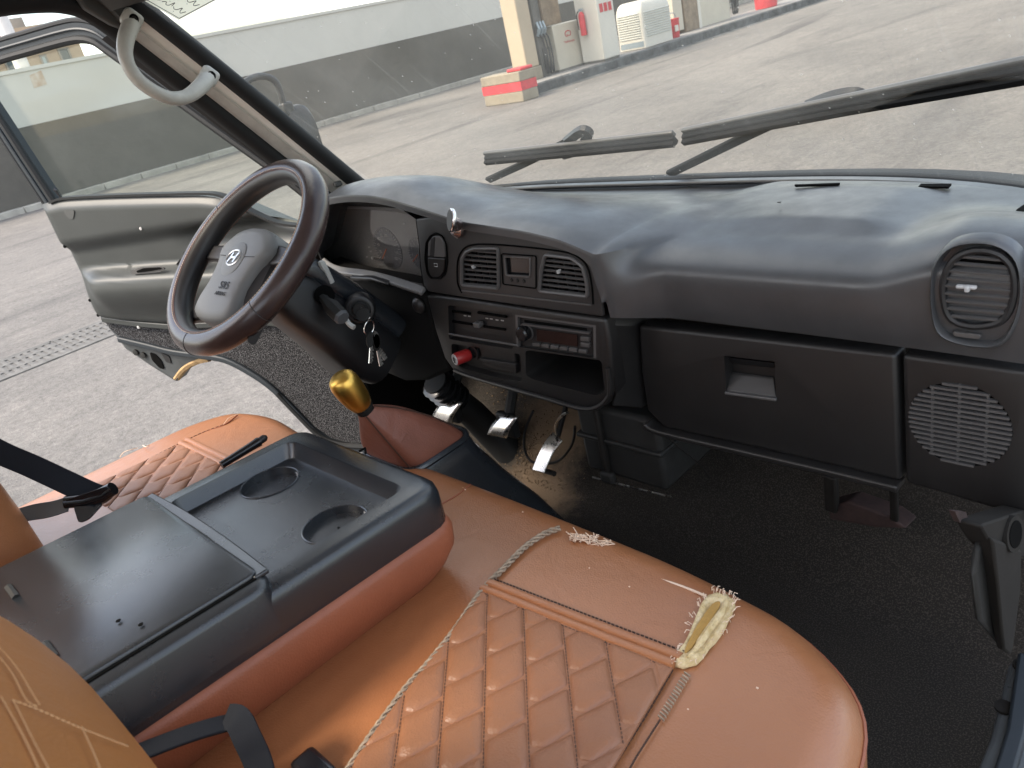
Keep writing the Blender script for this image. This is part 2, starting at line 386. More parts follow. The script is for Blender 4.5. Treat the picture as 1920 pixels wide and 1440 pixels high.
def glass_material(name, tint, veil, vcol=(.75, .78, .76), streak=0, refl=.055):
    mt = bpy.data.materials.new(name); mt.use_nodes = True; t = mt.node_tree; N = t.nodes; L = t.links; N.clear()
    out = N.new('ShaderNodeOutputMaterial'); tr = N.new('ShaderNodeBsdfTransparent'); tr.inputs[0].default_value = (*tint, 1)
    gl = N.new('ShaderNodeBsdfGlossy'); gl.inputs['Roughness'].default_value = .02
    lw = N.new('ShaderNodeLayerWeight'); pw = N.new('ShaderNodeMath'); pw.operation = 'POWER'; pw.inputs[1].default_value = 5; L.new(lw.outputs['Facing'], pw.inputs[0])
    fr = N.new('ShaderNodeMath'); fr.operation = 'MULTIPLY_ADD'; fr.inputs[1].default_value = .85; fr.inputs[2].default_value = refl; L.new(pw.outputs[0], fr.inputs[0])
    m1 = N.new('ShaderNodeMixShader'); L.new(fr.outputs[0], m1.inputs[0]); L.new(tr.outputs[0], m1.inputs[1]); L.new(gl.outputs[0], m1.inputs[2])
    df = N.new('ShaderNodeBsdfTranslucent'); df.inputs[0].default_value = (*vcol, 1)
    d2 = N.new('ShaderNodeBsdfDiffuse'); d2.inputs[0].default_value = (*vcol, 1)
    m3 = N.new('ShaderNodeMixShader'); m3.inputs[0].default_value = .3; L.new(df.outputs[0], m3.inputs[1]); L.new(d2.outputs[0], m3.inputs[2])
    g = N.new('ShaderNodeNewGeometry'); n_ = N.new('ShaderNodeTexNoise'); n_.inputs['Scale'].default_value = 5; n_.inputs['Detail'].default_value = 6; L.new(g.outputs['Position'], n_.inputs[0])
    mr = N.new('ShaderNodeMapRange'); mr.inputs[1].default_value = .3; mr.inputs[2].default_value = .7; mr.inputs[3].default_value = veil * .6; mr.inputs[4].default_value = veil * 1.4; L.new(n_.outputs[0], mr.inputs[0])
    fac = mr.outputs[0]
    if streak:   # fine dried wipe marks and dust specks
        mp = N.new('ShaderNodeMapping'); mp.inputs['Rotation'].default_value = (0, rad(38), 0); mp.inputs['Scale'].default_value = (90, 2.0, 2.0); L.new(g.outputs['Position'], mp.inputs[0])
        n2 = N.new('ShaderNodeTexNoise'); n2.inputs['Scale'].default_value = 1.5; n2.inputs['Detail'].default_value = 3; L.new(mp.outputs[0], n2.inputs[0])
        r = N.new('ShaderNodeMapRange'); r.inputs[1].default_value = .60; r.inputs[2].default_value = .78; r.inputs[3].default_value = 0; r.inputs[4].default_value = streak; L.new(n2.outputs[0], r.inputs[0])
        n3 = N.new('ShaderNodeTexVoronoi'); n3.inputs['Scale'].default_value = 42; L.new(g.outputs['Position'], n3.inputs[0])
        r3 = N.new('ShaderNodeMapRange'); r3.inputs[1].default_value = .09; r3.inputs[2].default_value = .045; r3.inputs[3].default_value = 0; r3.inputs[4].default_value = streak * 4; L.new(n3.outputs[0], r3.inputs[0])
        ad = N.new('ShaderNodeMath'); L.new(fac, ad.inputs[0]); L.new(r.outputs[0], ad.inputs[1]); a2 = N.new('ShaderNodeMath'); L.new(ad.outputs[0], a2.inputs[0]); L.new(r3.outputs[0], a2.inputs[1]); fac = a2.outputs[0]
    m2 = N.new('ShaderNodeMixShader'); L.new(fac, m2.inputs[0]); L.new(m1.outputs[0], m2.inputs[1]); L.new(m3.outputs[0], m2.inputs[2]); L.new(m2.outputs[0], out.inputs[0])
    MAT[name] = mt
glass_material('windscreen_glass', (.965, .95, .88), .09, (.84, .80, .68), streak=.08)
glass_material('door_glass', (.92, .94, .90), .02, refl=.02)
glass_material('lens_glass', (.9, .9, .9), .10, (.5, .48, .47))

def paper_material():
    mt = bpy.data.materials.new('sticker'); mt.use_nodes = True; t = mt.node_tree; N = t.nodes; L = t.links; N.clear()
    o = N.new('ShaderNodeOutputMaterial'); a = N.new('ShaderNodeBsdfDiffuse'); b = N.new('ShaderNodeBsdfTranslucent'); m_ = N.new('ShaderNodeMixShader')
    a.inputs[0].default_value = (.80, .74, .58, 1); b.inputs[0].default_value = (.93, .89, .72, 1); m_.inputs[0].default_value = .75
    L.new(a.outputs[0], m_.inputs[1]); L.new(b.outputs[0], m_.inputs[2]); L.new(m_.outputs[0], o.inputs[0]); MAT['sticker'] = mt
paper_material()

def floor_material():
    mt = MAT['carpet'].copy(); mt.name = 'carpet_dirty'; t = mt.node_tree; N = t.nodes; L = t.links; b = N['Principled BSDF']
    old = b.inputs['Base Color'].links[0].from_socket; g = N.new('ShaderNodeNewGeometry')
    tot = None
    for (x, y, z, r) in ((-.40, .08, 0, .20), (-.30, -.05, 0, .16), (-.42, .24, .1, .17), (-.22, -.09, 0, .12)):
        vm = N.new('ShaderNodeVectorMath'); vm.operation = 'DISTANCE'; vm.inputs[1].default_value = (x, y, z); L.new(g.outputs['Position'], vm.inputs[0])
        mr = N.new('ShaderNodeMapRange'); mr.inputs[1].default_value = r; mr.inputs[2].default_value = r * .15; L.new(vm.outputs['Value'], mr.inputs[0])
        if tot is None: tot = mr.outputs[0]
        else:
            mx = N.new('ShaderNodeMath'); mx.operation = 'MAXIMUM'; L.new(tot, mx.inputs[0]); L.new(mr.outputs[0], mx.inputs[1]); tot = mx.outputs[0]
    n1 = N.new('ShaderNodeTexNoise'); n1.inputs['Scale'].default_value = 22; n1.inputs['Detail'].default_value = 8; n1.inputs['Roughness'].default_value = .75; L.new(g.outputs['Position'], n1.inputs[0])
    ad = N.new('ShaderNodeMath'); ad.operation = 'MULTIPLY_ADD'; ad.inputs[1].default_value = 1.0; L.new(n1.outputs[0], ad.inputs[0]); L.new(tot, ad.inputs[2])
    r2 = N.new('ShaderNodeMapRange'); r2.inputs[1].default_value = .80; r2.inputs[2].default_value = 1.25; L.new(ad.outputs[0], r2.inputs[0])
    mix = N.new('ShaderNodeMixRGB'); mix.inputs[2].default_value = (.17, .122, .082, 1); L.new(r2.outputs[0], mix.inputs[0]); L.new(old, mix.inputs[1]); L.new(mix.outputs[0], b.inputs['Base Color'])
    MAT['carpet_dirty'] = mt
floor_material()
# ================================================================== OUTSIDE
GZ = -.62
def plane_sheet(name, mat, half, z):
    return O(name, ([(-half, -half, z), (half, -half, z), (half, half, z), (-half, half, z)], [(0, 1, 2, 3)]), mat, sm=False)
struct(plane_sheet('ground', 'asphalt', 600, GZ))
# kerb at the foot of the boundary wall, in lengths with joints
kb = bpy.data.objects.new('kerb', None); COL.objects.link(kb); kb['kind'] = 'structure'
for i, y0 in enumerate(np.arange(-8, 62, 1.0)):
    O('kerb_stone', bb(-21.93 , -21.62 + random.uniform(-.012, .012), y0 + .008, y0 + .992, GZ - .05, GZ + .15 + random.uniform(-.008, .008)), 'kerb', kb, bev=.015, seg=1)
# boundary wall
W = E('boundary_wall', (0, 0, 0), 'long boundary wall painted dark below and white above, beyond the open driver door', 'wall')
O('lower_render', bb(-22.3, -21.94, -14, 64, GZ - .1, 1.27), 'wall_dark', W, sm=False)
O('upper_render', bb(-22.3, -21.955, -14, 64, 1.274, 2.47), 'wall_white', W, sm=False)
O('coping', bb(-22.36, -21.915, -14, 64, 2.474, 2.56), 'wall_white', W, sm=False)
O('stain_patch', prism(PL([(55, 141), (77, 132), (89, 158), (64, 165)], x=-21.948), (-.02, 0, 0)), 'stain', W, sm=False)
pl_ = E('lamp_pole', (0, 0, 0), 'pale round pole rising above the white wall in front of the tan house', 'pole')
py_ = P(45, 125, x=-22.5)[1]
O('shaft', lathe([(.19, 0), (.17, 4), (.14, 9)], (-22.62, py_, GZ), (0, 0, 1), 16), 'pole', pl_)
O('base_plate', bb(-22.9, -22.38, py_ - .26, py_ + .26, GZ, GZ + .05), 'pole', pl_, bev=.01)
O('lamp_arm', tube([(-22.62, py_, 8.3), (-22.3, py_, 8.7), (-21.2, py_, 8.85)], .06, 8), 'pole', pl_)
O('lamp_head', loft([[(-21.2 + dx, py_ + a * s, 8.85 + b * s) for a, b in rrect(.3, .14, .05)] for dx, s in ((0, .5), (.1, 1), (.6, .9), (.68, .4))]), 'pump_grey', pl_)
# house behind the wall
H = E('house', (0, 0, 0), 'tan flat roofed house with shuttered windows behind the white wall', 'house')
HX = -40.0
hy1 = P(140, 60, x=HX)[1]; hy0 = hy1 - 9.0; zt = P(130, 37, x=HX)[2]
hw = O('wall', bb(HX - 6, HX, hy0, hy1, GZ, zt - .75), 'house_tan', H, sm=False)
rf = O('roof', bb(HX - 6.3, HX + .25, hy0 - .2, hy1 + .25, zt - .746, zt - .45), 'house_tan', H, sm=False)
O('parapet', bb(HX - 6, HX + .05, hy0, hy1 + .04, zt - .446, zt), 'house_tan', rf, sm=False)
a = P(18, 36, x=HX); b = P(48, 50, x=HX)
O('stair_head', bb(HX - 3.5, HX - .3, a[1] - .1, b[1] + .1, zt + .003, a[2] + .05), 'house_grey', rf, sm=False)
def house_window(p0, p1, mt):
    a_, b_ = P(*p0, x=HX), P(*p1, x=HX); y0, y1 = sorted((a_[1], b_[1])); z0, z1 = sorted((a_[2], b_[2]))
    fw = .07
    f_ = O('window', J(bb(HX - .02, HX + .07, y0, y0 + fw, z0, z1), bb(HX - .02, HX + .07, y1 - fw, y1, z0, z1), bb(HX - .02, HX + .07, y0 + fw, y1 - fw, z1 - fw, z1), bb(HX - .02, HX + .07, y0 + fw, y1 - fw, z0, z0 + fw)), 'house_grey', H, sm=False)
    O('pane', bb(HX - .01, HX + .03, y0 + fw, y1 - fw, z0 + fw, z1 - fw), mt, f_, sm=False)
house_window((72, 104), (94, 122), 'house_shutter'); house_window((106, 92), (138, 115), 'house_pane'); house_window((5, 112), (40, 132), 'house_pane')
# second building further left
B2 = E('apartment_block', (0, 0, 0), 'taller pale brown building at the left edge behind the lamp pole', 'building')
q = P(10, 40, x=-46)
O('wall', bb(-54, -46, q[1] - 9, q[1] - .2, GZ, q[2] + .2), 'house_grey', B2, sm=False)
f2 = O('roof', bb(-54.2, -45.8, q[1] - 9.2, q[1], q[2] + .203, q[2] + .5), 'house_tan', B2, sm=False)
for k in range(3): O('window', bb(-46.03, -45.95, q[1] - 2 - k * 2.2, q[1] - 1 - k * 2.2, 2.9, 4.1), 'house_pane', B2, sm=False)

# drain grating in the forecourt
DG = E('drain_grating', (0, 0, 0), 'slotted iron drain grating set across the asphalt beside the open door', 'drain')
gx0, gx1, gz = -6.80, -6.16, GZ + .004
fr_g = O('frame', J(bb(gx0 - .03, gx0, -3.0, 3.0, gz - .03, gz + .006), bb(gx1, gx1 + .03, -3.0, 3.0, gz - .03, gz + .006)), 'iron', DG, sm=False)
O('channel', bb(gx0 - .002, gx1 + .002, -3.0, 3.0, gz - .06, gz - .003), 'channel_grey', DG, sm=False)
pg = []
for k in range(9):       # cast plate: side rails, a middle rail, and many cross bars
    yy = -.245 + k * .06
    pg.append(bb(gx0 + .04, gx1 - .04, yy - .017, yy + .017, -.02, 0))
for xx in (gx0 + .025, (gx0 * 2 + gx1) / 3, (gx0 + 2 * gx1) / 3, gx1 - .025): pg.append(bb(xx - .028, xx + .028, -.27, .27, -.02, .001))
p0 = O('grate_panel', J(*pg), 'iron', DG, sm=False); p0.location = (0, -2.6, gz + .004)
for i in range(1, 10):
    o = p0.copy(); COL.objects.link(o); o.parent = DG; o.location = (0, -2.6 + i * .56, gz + .004)

# fuel island
IZ = -.40
isl = O('pump_island', prism(round_poly([(-12.6, 12.85, GZ - .05), (-12.6, 60, GZ - .05), (-14.5, 60, GZ - .05), (-14.5, 13.6, GZ - .05), (-13.9, 12.85, GZ - .05)], .3), (0, 0, IZ - GZ + .045)), 'kerb_dark', bev=.03)
tag(isl, 'low dark kerbed island under the fuel pumps', 'kerb island')
O('deck', prism(round_poly([(-12.72, 12.97, IZ - .02), (-12.72, 59.9, IZ - .02), (-14.4, 59.9, IZ - .02), (-14.4, 13.65, IZ - .02), (-13.85, 12.97, IZ - .02)], .28), (0, 0, .024)), 'concrete_top', isl, sm=False)
struct(O('gutter', ([(-12.62, 12.4, GZ + .004), (-12.22, 12.6, GZ + .004), (-12.25, 60, GZ + .004), (-12.62, 60, GZ + .004)], [(0, 1, 2, 3)]), 'kerb_dark', sm=False))
colm = E('canopy_column', (0, 0, 0), 'beige square canopy column at the near end of the fuel island', 'column')
O('shaft', bb(-13.98, -13.46, 14.0, 14.45, IZ + .31, 5.6), 'beige', colm, bev=.03)
O('plinth', bb(-14.01, -13.43, 13.97, 14.48, IZ, IZ + .31), 'beige_dirty', colm, bev=.02)
blk = E('barrier_block', (0, 0, 0), 'beige concrete barrier block with a red stripe before the column', 'barrier')
bz = GZ + .64
for n_, z0, z1, mt, pr in (('foot', GZ, GZ + .24, 'beige_dirty', 0), ('stripe', GZ + .24, GZ + .43, 'red_paint', .004), ('head', GZ + .43, bz, 'beige_dirty', 0)):
    O(n_, bb(-13.3 - pr, -12.04 + pr, 12.2 - pr, 12.72 + pr, z0, z1), mt, blk, bev=.02 if n_ != 'stripe' else 0)
O('red_cap', bb(-12.5, -12.05, 12.3, 12.7, bz + .003, bz + .07), 'red_paint', blk, bev=.02)
# dispenser 1
def logo(face_x, y, z, s, parent):
    arcs = []
    for r, a0, a1, w_ in ((.10, 20, 250, .022), (.07, 200, 395, .02)):
        arcs.append(bar([V(face_x + .006, y + s * r * math.cos(rad(t)) * 1.3 + (.03 * s if r < .1 else 0), z + s * r * math.sin(rad(t)) * .8) for t in np.linspace(a0, a1, 14)], w_ * s, .006, up=(0, .3, 1)))
    O('emblem', J(*arcs), 'red_sign', parent)
    text('lettering', 'TotalEnergies', .085 * s, (face_x + .006, y, z - .2 * s), (0, 1, 0), (0, 0, 1), 'red_sign', parent, .001)
def hoses(parent, x, y, n, z0, z1):
    for i in range(n):
        yy = y + i * .11; h_ = O('hose', tube(smooth_path([(x, yy, z1), (x + .12, yy + .02, z1 - .1), (x + .16, yy + .03, (z0 + z1) / 2), (x + .1, yy + .06, z0 + .06), (x + .03, yy + .09, z0 + .12), (x + .02, yy + .1, z1 - .35)], 5), .022, 6), 'hose', parent)
        O('nozzle', J(tube([(x + .02, yy, z1 - .05), (x + .1, yy, z1 + .1)], .045, 8), tube([(x + .1, yy, z1 + .1), (x + .05, yy, z1 + .26)], .03, 8)), 'nozzle', h_)
d1 = E('fuel_dispenser', (0, 0, 0), 'white fuel dispenser with black hoses beside the beige column', 'fuel pump', 'fuel dispensers on the island')
O('body', bb(-14.2, -13.5, 15.2, 16.6, IZ, .72), 'pump_cream', d1, bev=.02)
O('plinth', bb(-14.22, -13.47, 15.15, 16.6, IZ - .002, IZ + .06), 'pump_grey', d1)
O('head_unit', bb(-14.1, -13.52, 14.95, 15.62, .74, 2.1), 'pump_brown', d1, bev=.02)
O('frame_post', bb(-14.05, -13.55, 14.62, 14.9, IZ, 2.1), 'pump_grey', d1, bev=.02)
O('screen', bb(-13.52, -13.505, 15.0, 15.35, 1.75, 2.05), 'galv', d1, sm=False)
O('notice', bb(-13.52, -13.503, 15.42, 15.56, 1.5, 1.68), 'pump_white', d1, sm=False)
logo(-13.5, 15.75, .45, .9, d1); hoses(d1, -13.55, 14.66, 3, IZ + .05, .62)
c1 = E('service_cabinet', (0, 0, 0), 'tall white cabinet with three red notices and an extinguisher on it', 'cabinet')
O('body', bb(-13.42, -12.70, 16.08, 16.75, IZ + .06, 2.4), 'pump_white', c1, bev=.015)
O('plinth', bb(-13.40, -12.72, 16.1, 16.73, IZ, IZ + .057), 'pump_grey', c1)
for k in range(3): O('red_notice', bb(-12.70, -12.692, 16.17 + k * .18, 16.30 + k * .18, .76, .96), 'red_sign', c1, sm=False)
ex = E('fire_extinguisher', (0, 0, 0), 'red fire extinguisher hung on the white cabinet', 'extinguisher')
ec = (-13.16, 15.98, .32)
O('cylinder', lathe([(.02, -.005), (.075, 0), (.08, .03), (.08, .46), (.06, .52), (.025, .56)], ec, (0, 0, 1), 14), 'red_paint', ex)
O('valve', box((ec[0], ec[1], ec[2] + .60), (.10, .05, .06)), 'nozzle', ex); O('hose', tube(smooth_path([(ec[0] - .03, ec[1], ec[2] + .6), (ec[0] - .13, ec[1] - .02, ec[2] + .5), (ec[0] - .12, ec[1] - .03, ec[2] + .15)], 5), .015, 6), 'hose', ex)
O('bracket', bb(ec[0] - .03, ec[0] + .03, ec[1] + .06, 16.085, ec[2] + .1, ec[2] + .35), 'nozzle', ex)
# rounded louvred kiosk
k1 = E('louvred_locker', (0, 0, 0), 'white steel locker with rounded top and louvred sides on the island', 'locker')
kx0, kx1, ky0, ky1 = -13.70, -12.80, 18.05, 19.40
O('body', loft([[((kx0 + kx1) / 2 + a_ * (1 - s), (ky0 + ky1) / 2 + b_ * (1 - s), z) for a_, b_ in rrect(kx1 - kx0, ky1 - ky0, .06)] for s, z in [(0, IZ + .02), (0, .45)] + [(.30 * (1 - math.cos(t)), .45 + .36 * math.sin(t)) for t in np.linspace(.2, PI / 2, 7)]]), 'pump_white', k1, ang=50)
for k in range(11):
    O('louvre', box(((kx0 + kx1) / 2 - .02, ky0 - .008, IZ + .3 + k * .06), (.72, .03, .018), Matrix.Rotation(rad(30), 3, 'X')), 'galv', k1, sm=False)
    O('louvre', box((kx1 + .008, (ky0 + ky1) / 2, IZ + .3 + k * .06), (.03, 1.2, .018), Matrix.Rotation(rad(30), 3, 'Y')), 'galv', k1, sm=False)
O('skirt', bb(kx0 + .06, kx1 - .06, ky0 - .006, ky0 + .05, IZ + .06, IZ + .2), 'nozzle', k1, sm=False)
def can(name, lab, cat, c_, r0, r1, h_, grp=None):
    e = E(name, (0, 0, 0), lab, cat, grp)
    O('body', lathe([(r0 * .9, 0), (r0, .02), (r1, h_ - .03), (r1 * 1.06, h_ - .02), (r1 * 1.06, h_), (r1 * .93, h_), (r0 * .85, .05)], c_, (0, 0, 1), 16), 'red_paint', e)
    O('handle', tube(smooth_path([(c_[0], c_[1] - r1, c_[2] + h_ - .02), (c_[0], c_[1] - r1 * .8, c_[2] + h_ + .1), (c_[0], c_[1], c_[2] + h_ + .16), (c_[0], c_[1] + r1 * .8, c_[2] + h_ + .1), (c_[0], c_[1] + r1, c_[2] + h_ - .02)], 4), .012, 6), 'nozzle', e)
    return e
bn = can('sand_bucket', 'red sand bucket between the louvred locker and the far dispenser', 'bucket', (-13.22, 20.05, IZ), .17, .2, .52)
O('emblem', bb(-13.06, -13.03, 19.9, 20.05, IZ + .18, IZ + .34), 'pump_white', bn, sm=False)
can('barrel', 'red barrel at the top edge, farthest along the island', 'barrel', (-13.6, 26.3, IZ), .36, .4, .75)
d2 = E('fuel_dispenser', (0, 0, 0), 'white and brown fuel dispenser at the top edge beyond the red bucket', 'fuel pump', 'fuel dispensers on the island')
O('body', bb(-14.4, -13.75, 22.4, 24.2, IZ, 1.5), 'pump_cream', d2, bev=.02)
O('side_panel', bb(-14.35, -13.72, 21.5, 22.36, IZ, .8), 'pump_brown', d2, bev=.02)
O('end_panel', bb(-14.30, -13.75, 20.95, 21.45, IZ + .1, .85), 'pump_cream', d2, bev=.02)
O('post', bb(-13.76, -13.70, 22.24, 22.38, IZ, 1.5), 'pump_white', d2)
logo(-13.75, 23.3, .85, .9, d2); hoses(d2, -13.8, 24.3, 3, IZ + .1, .9)
# ================================================================== CAB SHELL
CX = -.12                                   # centre line of the cab
def yb(x): return .385 - .15 * (abs(x - CX) / .72) ** 4
RK = .53 / .565                             # windscreen rake, metres back per metre up
def GP(px, py, off=0.0):
    """meet a sight line with the curved windscreen, off metres outside it"""
    r = ray(px, py); t = 1.4
    nn = math.hypot(1, RK)
    for _ in range(30):
        p = CAM + t * r; err = p[1] - (yb(p[0]) - RK * (p[2] - .655) + off * nn); t -= err / (r[1] + RK * r[2]) * .8
    return CAM + t * r
cab = E('truck_cab', (0, 0, 0), 'cab shell of a small truck round the seats, floor, roof and pillars', 'truck cab')
flo = O('floor_carpet', grid(lambda x, y: (x, y, .0 if y < .12 else min(.30, (y - .12) * .95)), np.linspace(-.84, .64, 24), list(np.linspace(-1.0, .42, 30)), True), 'carpet_dirty', cab)
O('firewall', bb(-.86, .66, .36, .42, -.06, .64), 'carpet', cab, sm=False)
O('underbody', bb(-.88, .70, -1.1, .45, -.20, -.03), 'door_metal', cab, sm=False)
O('rear_panel', J(bb(-.88, .66, -1.20, -1.16, -.1, .80), bb(-.88, .66, -1.20, -1.16, 1.18, 1.31), bb(-.88, -.70, -1.20, -1.16, .8, 1.18), bb(.48, .66, -1.20, -1.16, .8, 1.18)), 'pillar_grey', cab, sm=False)
O('roof', bb(-.88, .66, -1.22, -.22, 1.315, 1.35), 'pillar_grey', cab, sm=False)
O('kick_panel', bb(-.885, -.862, .02, .42, -.06, .66), 'knee_black', cab, bev=.006)
O('jamb_strip', bar([(-.872, .012, -.03), (-.872, .012, .30), (-.872, .02, .66)], .02, .026, up=(0, 1, 0)), 'bracket_dark', cab, bev=.004)
O('seat_plinth', bb(-.84, .60, -1.12, -.36, .004, .19), 'black', cab, sm=False)
def head(x, z): return (x, yb(x) - RK * (z - .655), z)
O('header_rail', bar([head(x, 1.235) for x in np.linspace(-.80, .58, 16)], .10, .07, up=(0, -.7, .7)), 'pillar_dark', cab)
O('scuttle', J(bar([(x, yb(x) + .03, .60) for x in np.linspace(-.84, .60, 18)], .10, .10, up=(0, 0, 1))), 'rubber', cab)
# windscreen
ws = E('windscreen', (0, 0, 0), 'raked windscreen with fine dust and wipe marks above the dashboard', 'windscreen')
O('pane', grid(lambda x, z: head(x, z), np.linspace(-.82, .60, 30), np.linspace(.640, 1.235, 12)), 'windscreen_glass', ws)
O('lower_seal', tube([(x, yb(x) - .002, .655) for x in np.linspace(-.84, .61, 40)], .011, 10, up=(0, -.4, 1), r2=.016), 'rubber', ws)
# driver-side pillar: rubber seal, ridged trim, dark return to the door opening
LA = [P(263 - 24, -20, x=-.795), P(263, 0, x=-.795), P(470, 170, x=-.795), P(680, 343, x=-.795), P(741, 393, x=-.795)]
LB = [P(236, 11, x=-.815), P(262, 32, x=-.815), P(459, 188, x=-.815), P(653, 347, x=-.815), P(717, 398, x=-.815)]
LM = [P(228, 34, x=-.835), P(254, 54, x=-.835), P(445, 201, x=-.835), P(636, 349, x=-.835), P(700, 398, x=-.835)]
LC = [P(222, 52, x=-.85), P(250, 74, x=-.85), P(434, 216, x=-.85), P(617, 358, x=-.85), P(690, 414, x=-.85)]
def strip(La, Lb, n=6):
    A, B_ = smooth_path(La, n), smooth_path(Lb, n); k = len(A)
    return A + B_, [(i, i + 1, k + i + 1, k + i) for i in range(k - 1)]
pil = E('windscreen_pillar', (0, 0, 0), 'pale grey trimmed pillar slanting between windscreen and open driver door', 'pillar')
mid = [(a + b) / 2 for a, b in zip(LA, LB)]
O('rubber_seal', tube(smooth_path([m_ + V(0, .004, .002) for m_ in mid], 6), .018, 12, up=(1, 0, 0), r2=.018), 'rubber', pil)
O('trim', strip(LB, LM), 'pillar_grey', pil)
sh = [p + V(.006, 0, 0) for p in LM]
O('trim_step', strip(sh, LC), 'handle_grey', pil)
O('trim_lip', strip(LM, sh), 'pillar_grey', pil)
LD = [p + V(-.05, -.02, -.01) for p in LC]
O('door_return', strip(LC, LD), 'black', pil)
O('trim_clip', box(P(633, 345, x=-.812), (.012, .02, .012)), 'pillar_dark', pil, bev=.003)
# opening seal and roof side
ap = PL([(-140, 40), (-60, 16), (0, 6), (60, 1), (110, 2), (155, 14), (200, 42), (250, 82), (330, 146), (430, 226), (520, 298), (600, 362), (650, 402), (690, 470), (720, 600)], x=-.868)
O('door_opening_seal', tube(smooth_path(ap, 5), .021, 10), 'rubber', pil)
rs = PL([(-160, -30), (0, -34), (110, -34), (170, -18), (215, 20), (240, 50)], x=-.84)
O('roof_side', bar(smooth_path(rs, 5), .07, .03, up=(1, 0, 0)), 'pillar_dark', pil)
gs = PL([(130, -30), (235, -30), (258, 30), (250, 60), (210, 45), (160, 15)], x=-.825)
O('corner_gusset', prism(gs, (-.02, 0, 0)), 'pillar_dark', pil, bev=.004)
# grab handle
gh = E('grab_handle', (0, 0, 0), 'curved grey grab handle screwed to the windscreen pillar', 'handle')
hp = [P(248, 42, x=-.79), P(238, 66, x=-.765), P(234, 96, x=-.75), P(242, 125, x=-.74), P(262, 152, x=-.735), P(292, 173, x=-.735), P(322, 184, x=-.74), P(350, 181, x=-.75), P(374, 164, x=-.765), P(391, 144, x=-.79)]
rr = [.016, .015, .0135, .0125, .0125, .0125, .0125, .013, .015, .017]
hp2 = smooth_path(hp, 5); r2_ = list(np.interp(np.linspace(0, 9, len(hp2)), range(10), rr))
O('grip', tube(hp2, r2_, 14), 'handle_grey', gh)
for (a_, b_), s in (((247, 37), 1), ((392, 143), 1)):
    c_ = P(a_, b_, x=-.785); mo = O('mount', box(c_, (.022, .034, .036), Matrix.Rotation(rad(42), 3, 'X')), 'handle_grey', gh, bev=.009, seg=3)
    e_ = c_ + (CAM - c_) / np.linalg.norm(CAM - c_) * .0
    O('screw_recess', lathe([(.0085, .0105), (.0085, .0124), (.006, .0124)], c_, (1, -.0, 0), 14), 'deep_black', mo)
    O('screw', lathe([(.005, .0124), (.005, .013)], c_, (1, 0, 0), 10), 'bracket_grey', mo)
# sticker with handwriting-like script
sk = E('windscreen_sticker', (0, 0, 0), 'cream paper sticker with black script at the top of the windscreen', 'sticker')
def SK(u, v, o=0):      # u along its lower edge, v up
    a_, b_, c_ = GP(335, 38, -.004 - o), GP(384, 12, -.004 - o), GP(268, 0, -.004 - o)
    return a_ + (b_ - a_) * v + (c_ - a_) * u
O('paper', ([SK(-.0, 0), SK(1.3, 0), SK(1.3, 1.6), SK(0, 1.6)], [(0, 1, 2, 3)]), 'sticker', sk, sm=False)
def stroke(pts, w_=.0006): return tube(smooth_path([SK(u, v, .0006) for u, v in pts], 4), w_, 5)
O('border', J(*[tube([SK(*a_, .0006), SK(*b_, .0006)], .0006, 4) for a_, b_ in (((.04, .08), (1.25, .08)), ((.04, .08), (.04, 1.5)))]), 'ink', sk)
for base in (.34, .86, 1.3):
    O('script', J(stroke([(.12, base + .1), (.16, base - .05), (.22, base + .02), (.26, base + .16), (.3, base), (.36, base - .03), (.42, base + .04)]),
                  stroke([(.46, base + .02), (.50, base + .2), (.52, base), (.58, base - .04), (.64, base + .06), (.7, base - .02)]), stroke([(.74, base + .18), (.77, base), (.84, base - .05), (.9, base + .06), (.97, base), (1.05, base + .02)]),
                  stroke([(.3, base - .12), (.31, base - .13)]), stroke([(.6, base + .15), (.61, base + .16)])), 'ink', sk)
# outside mirror
mi = E('outside_mirror', (0, 0, 0), 'black outside mirror on a bent tube bracket beyond the pillar', 'mirror')
O('bracket', tube(smooth_path([P(420, 190, x=-1.0), P(455, 158, x=-1.02), P(478, 145, x=-1.04), P(500, 144, x=-1.05), P(517, 154, x=-1.05), P(526, 175, x=-1.05), P(534, 205, x=-1.05), P(545, 235, x=-1.05), P(560, 300, x=-1.05)], 5), .0085, 10), 'mirror_black', mi)
O('clamp', box(P(538, 205, x=-1.05), (.03, .03, .035)), 'mirror_black', mi, bev=.006)
mc = P(566, 262, x=-1.06)
O('housing', loft([[mc + V(dx, b_ * s * .5, a_ * s) for a_, b_ in rrect(.17, .19, .06)] for dx, s in ((-.03, .7), (-.015, .95), (.0, 1), (.015, .97), (.028, .8))]), 'mirror_black', mi, ang=60)
# wipers
def wiper(lab, blade, arm, hook, clip):
    e = E('windscreen_wiper', (0, 0, 0), lab, 'wiper', 'windscreen wipers')
    bp_ = [GP(a_, b_, .012) for a_, b_ in blade]; bp_ = resample(bp_, .05)
    O('rubber_edge', bar(bp_, .008, .010, up=(0, .73, .68)), 'wiper_black', e)
    O('blade', bar([p + V(0, .006, .006) for p in bp_], .010, .019, up=(0, .73, .68)), 'wiper_black', e, bev=.002)
    O('spoiler', bar([p + V(0, .004, .018) for p in bp_], .008, .014, up=(0, .73, .68)), 'vent_grey', e, bev=.002)
    O('arm', bar([GP(a_, b_, .035) for a_, b_ in arm], .008, .018, up=(0, .7, .7)), 'wiper_black', e, bev=.002)
    O('hook', bar(smooth_path([GP(a_, b_, .04) for a_, b_ in hook], 4), .012, .018, up=(0, .7, .7)), 'black', e, bev=.002)
    O('clip', box(GP(*clip, .030), (.06, .016, .018), Matrix.Rotation(rad(-8), 3, 'Y')), 'gloss_black', e, bev=.004)
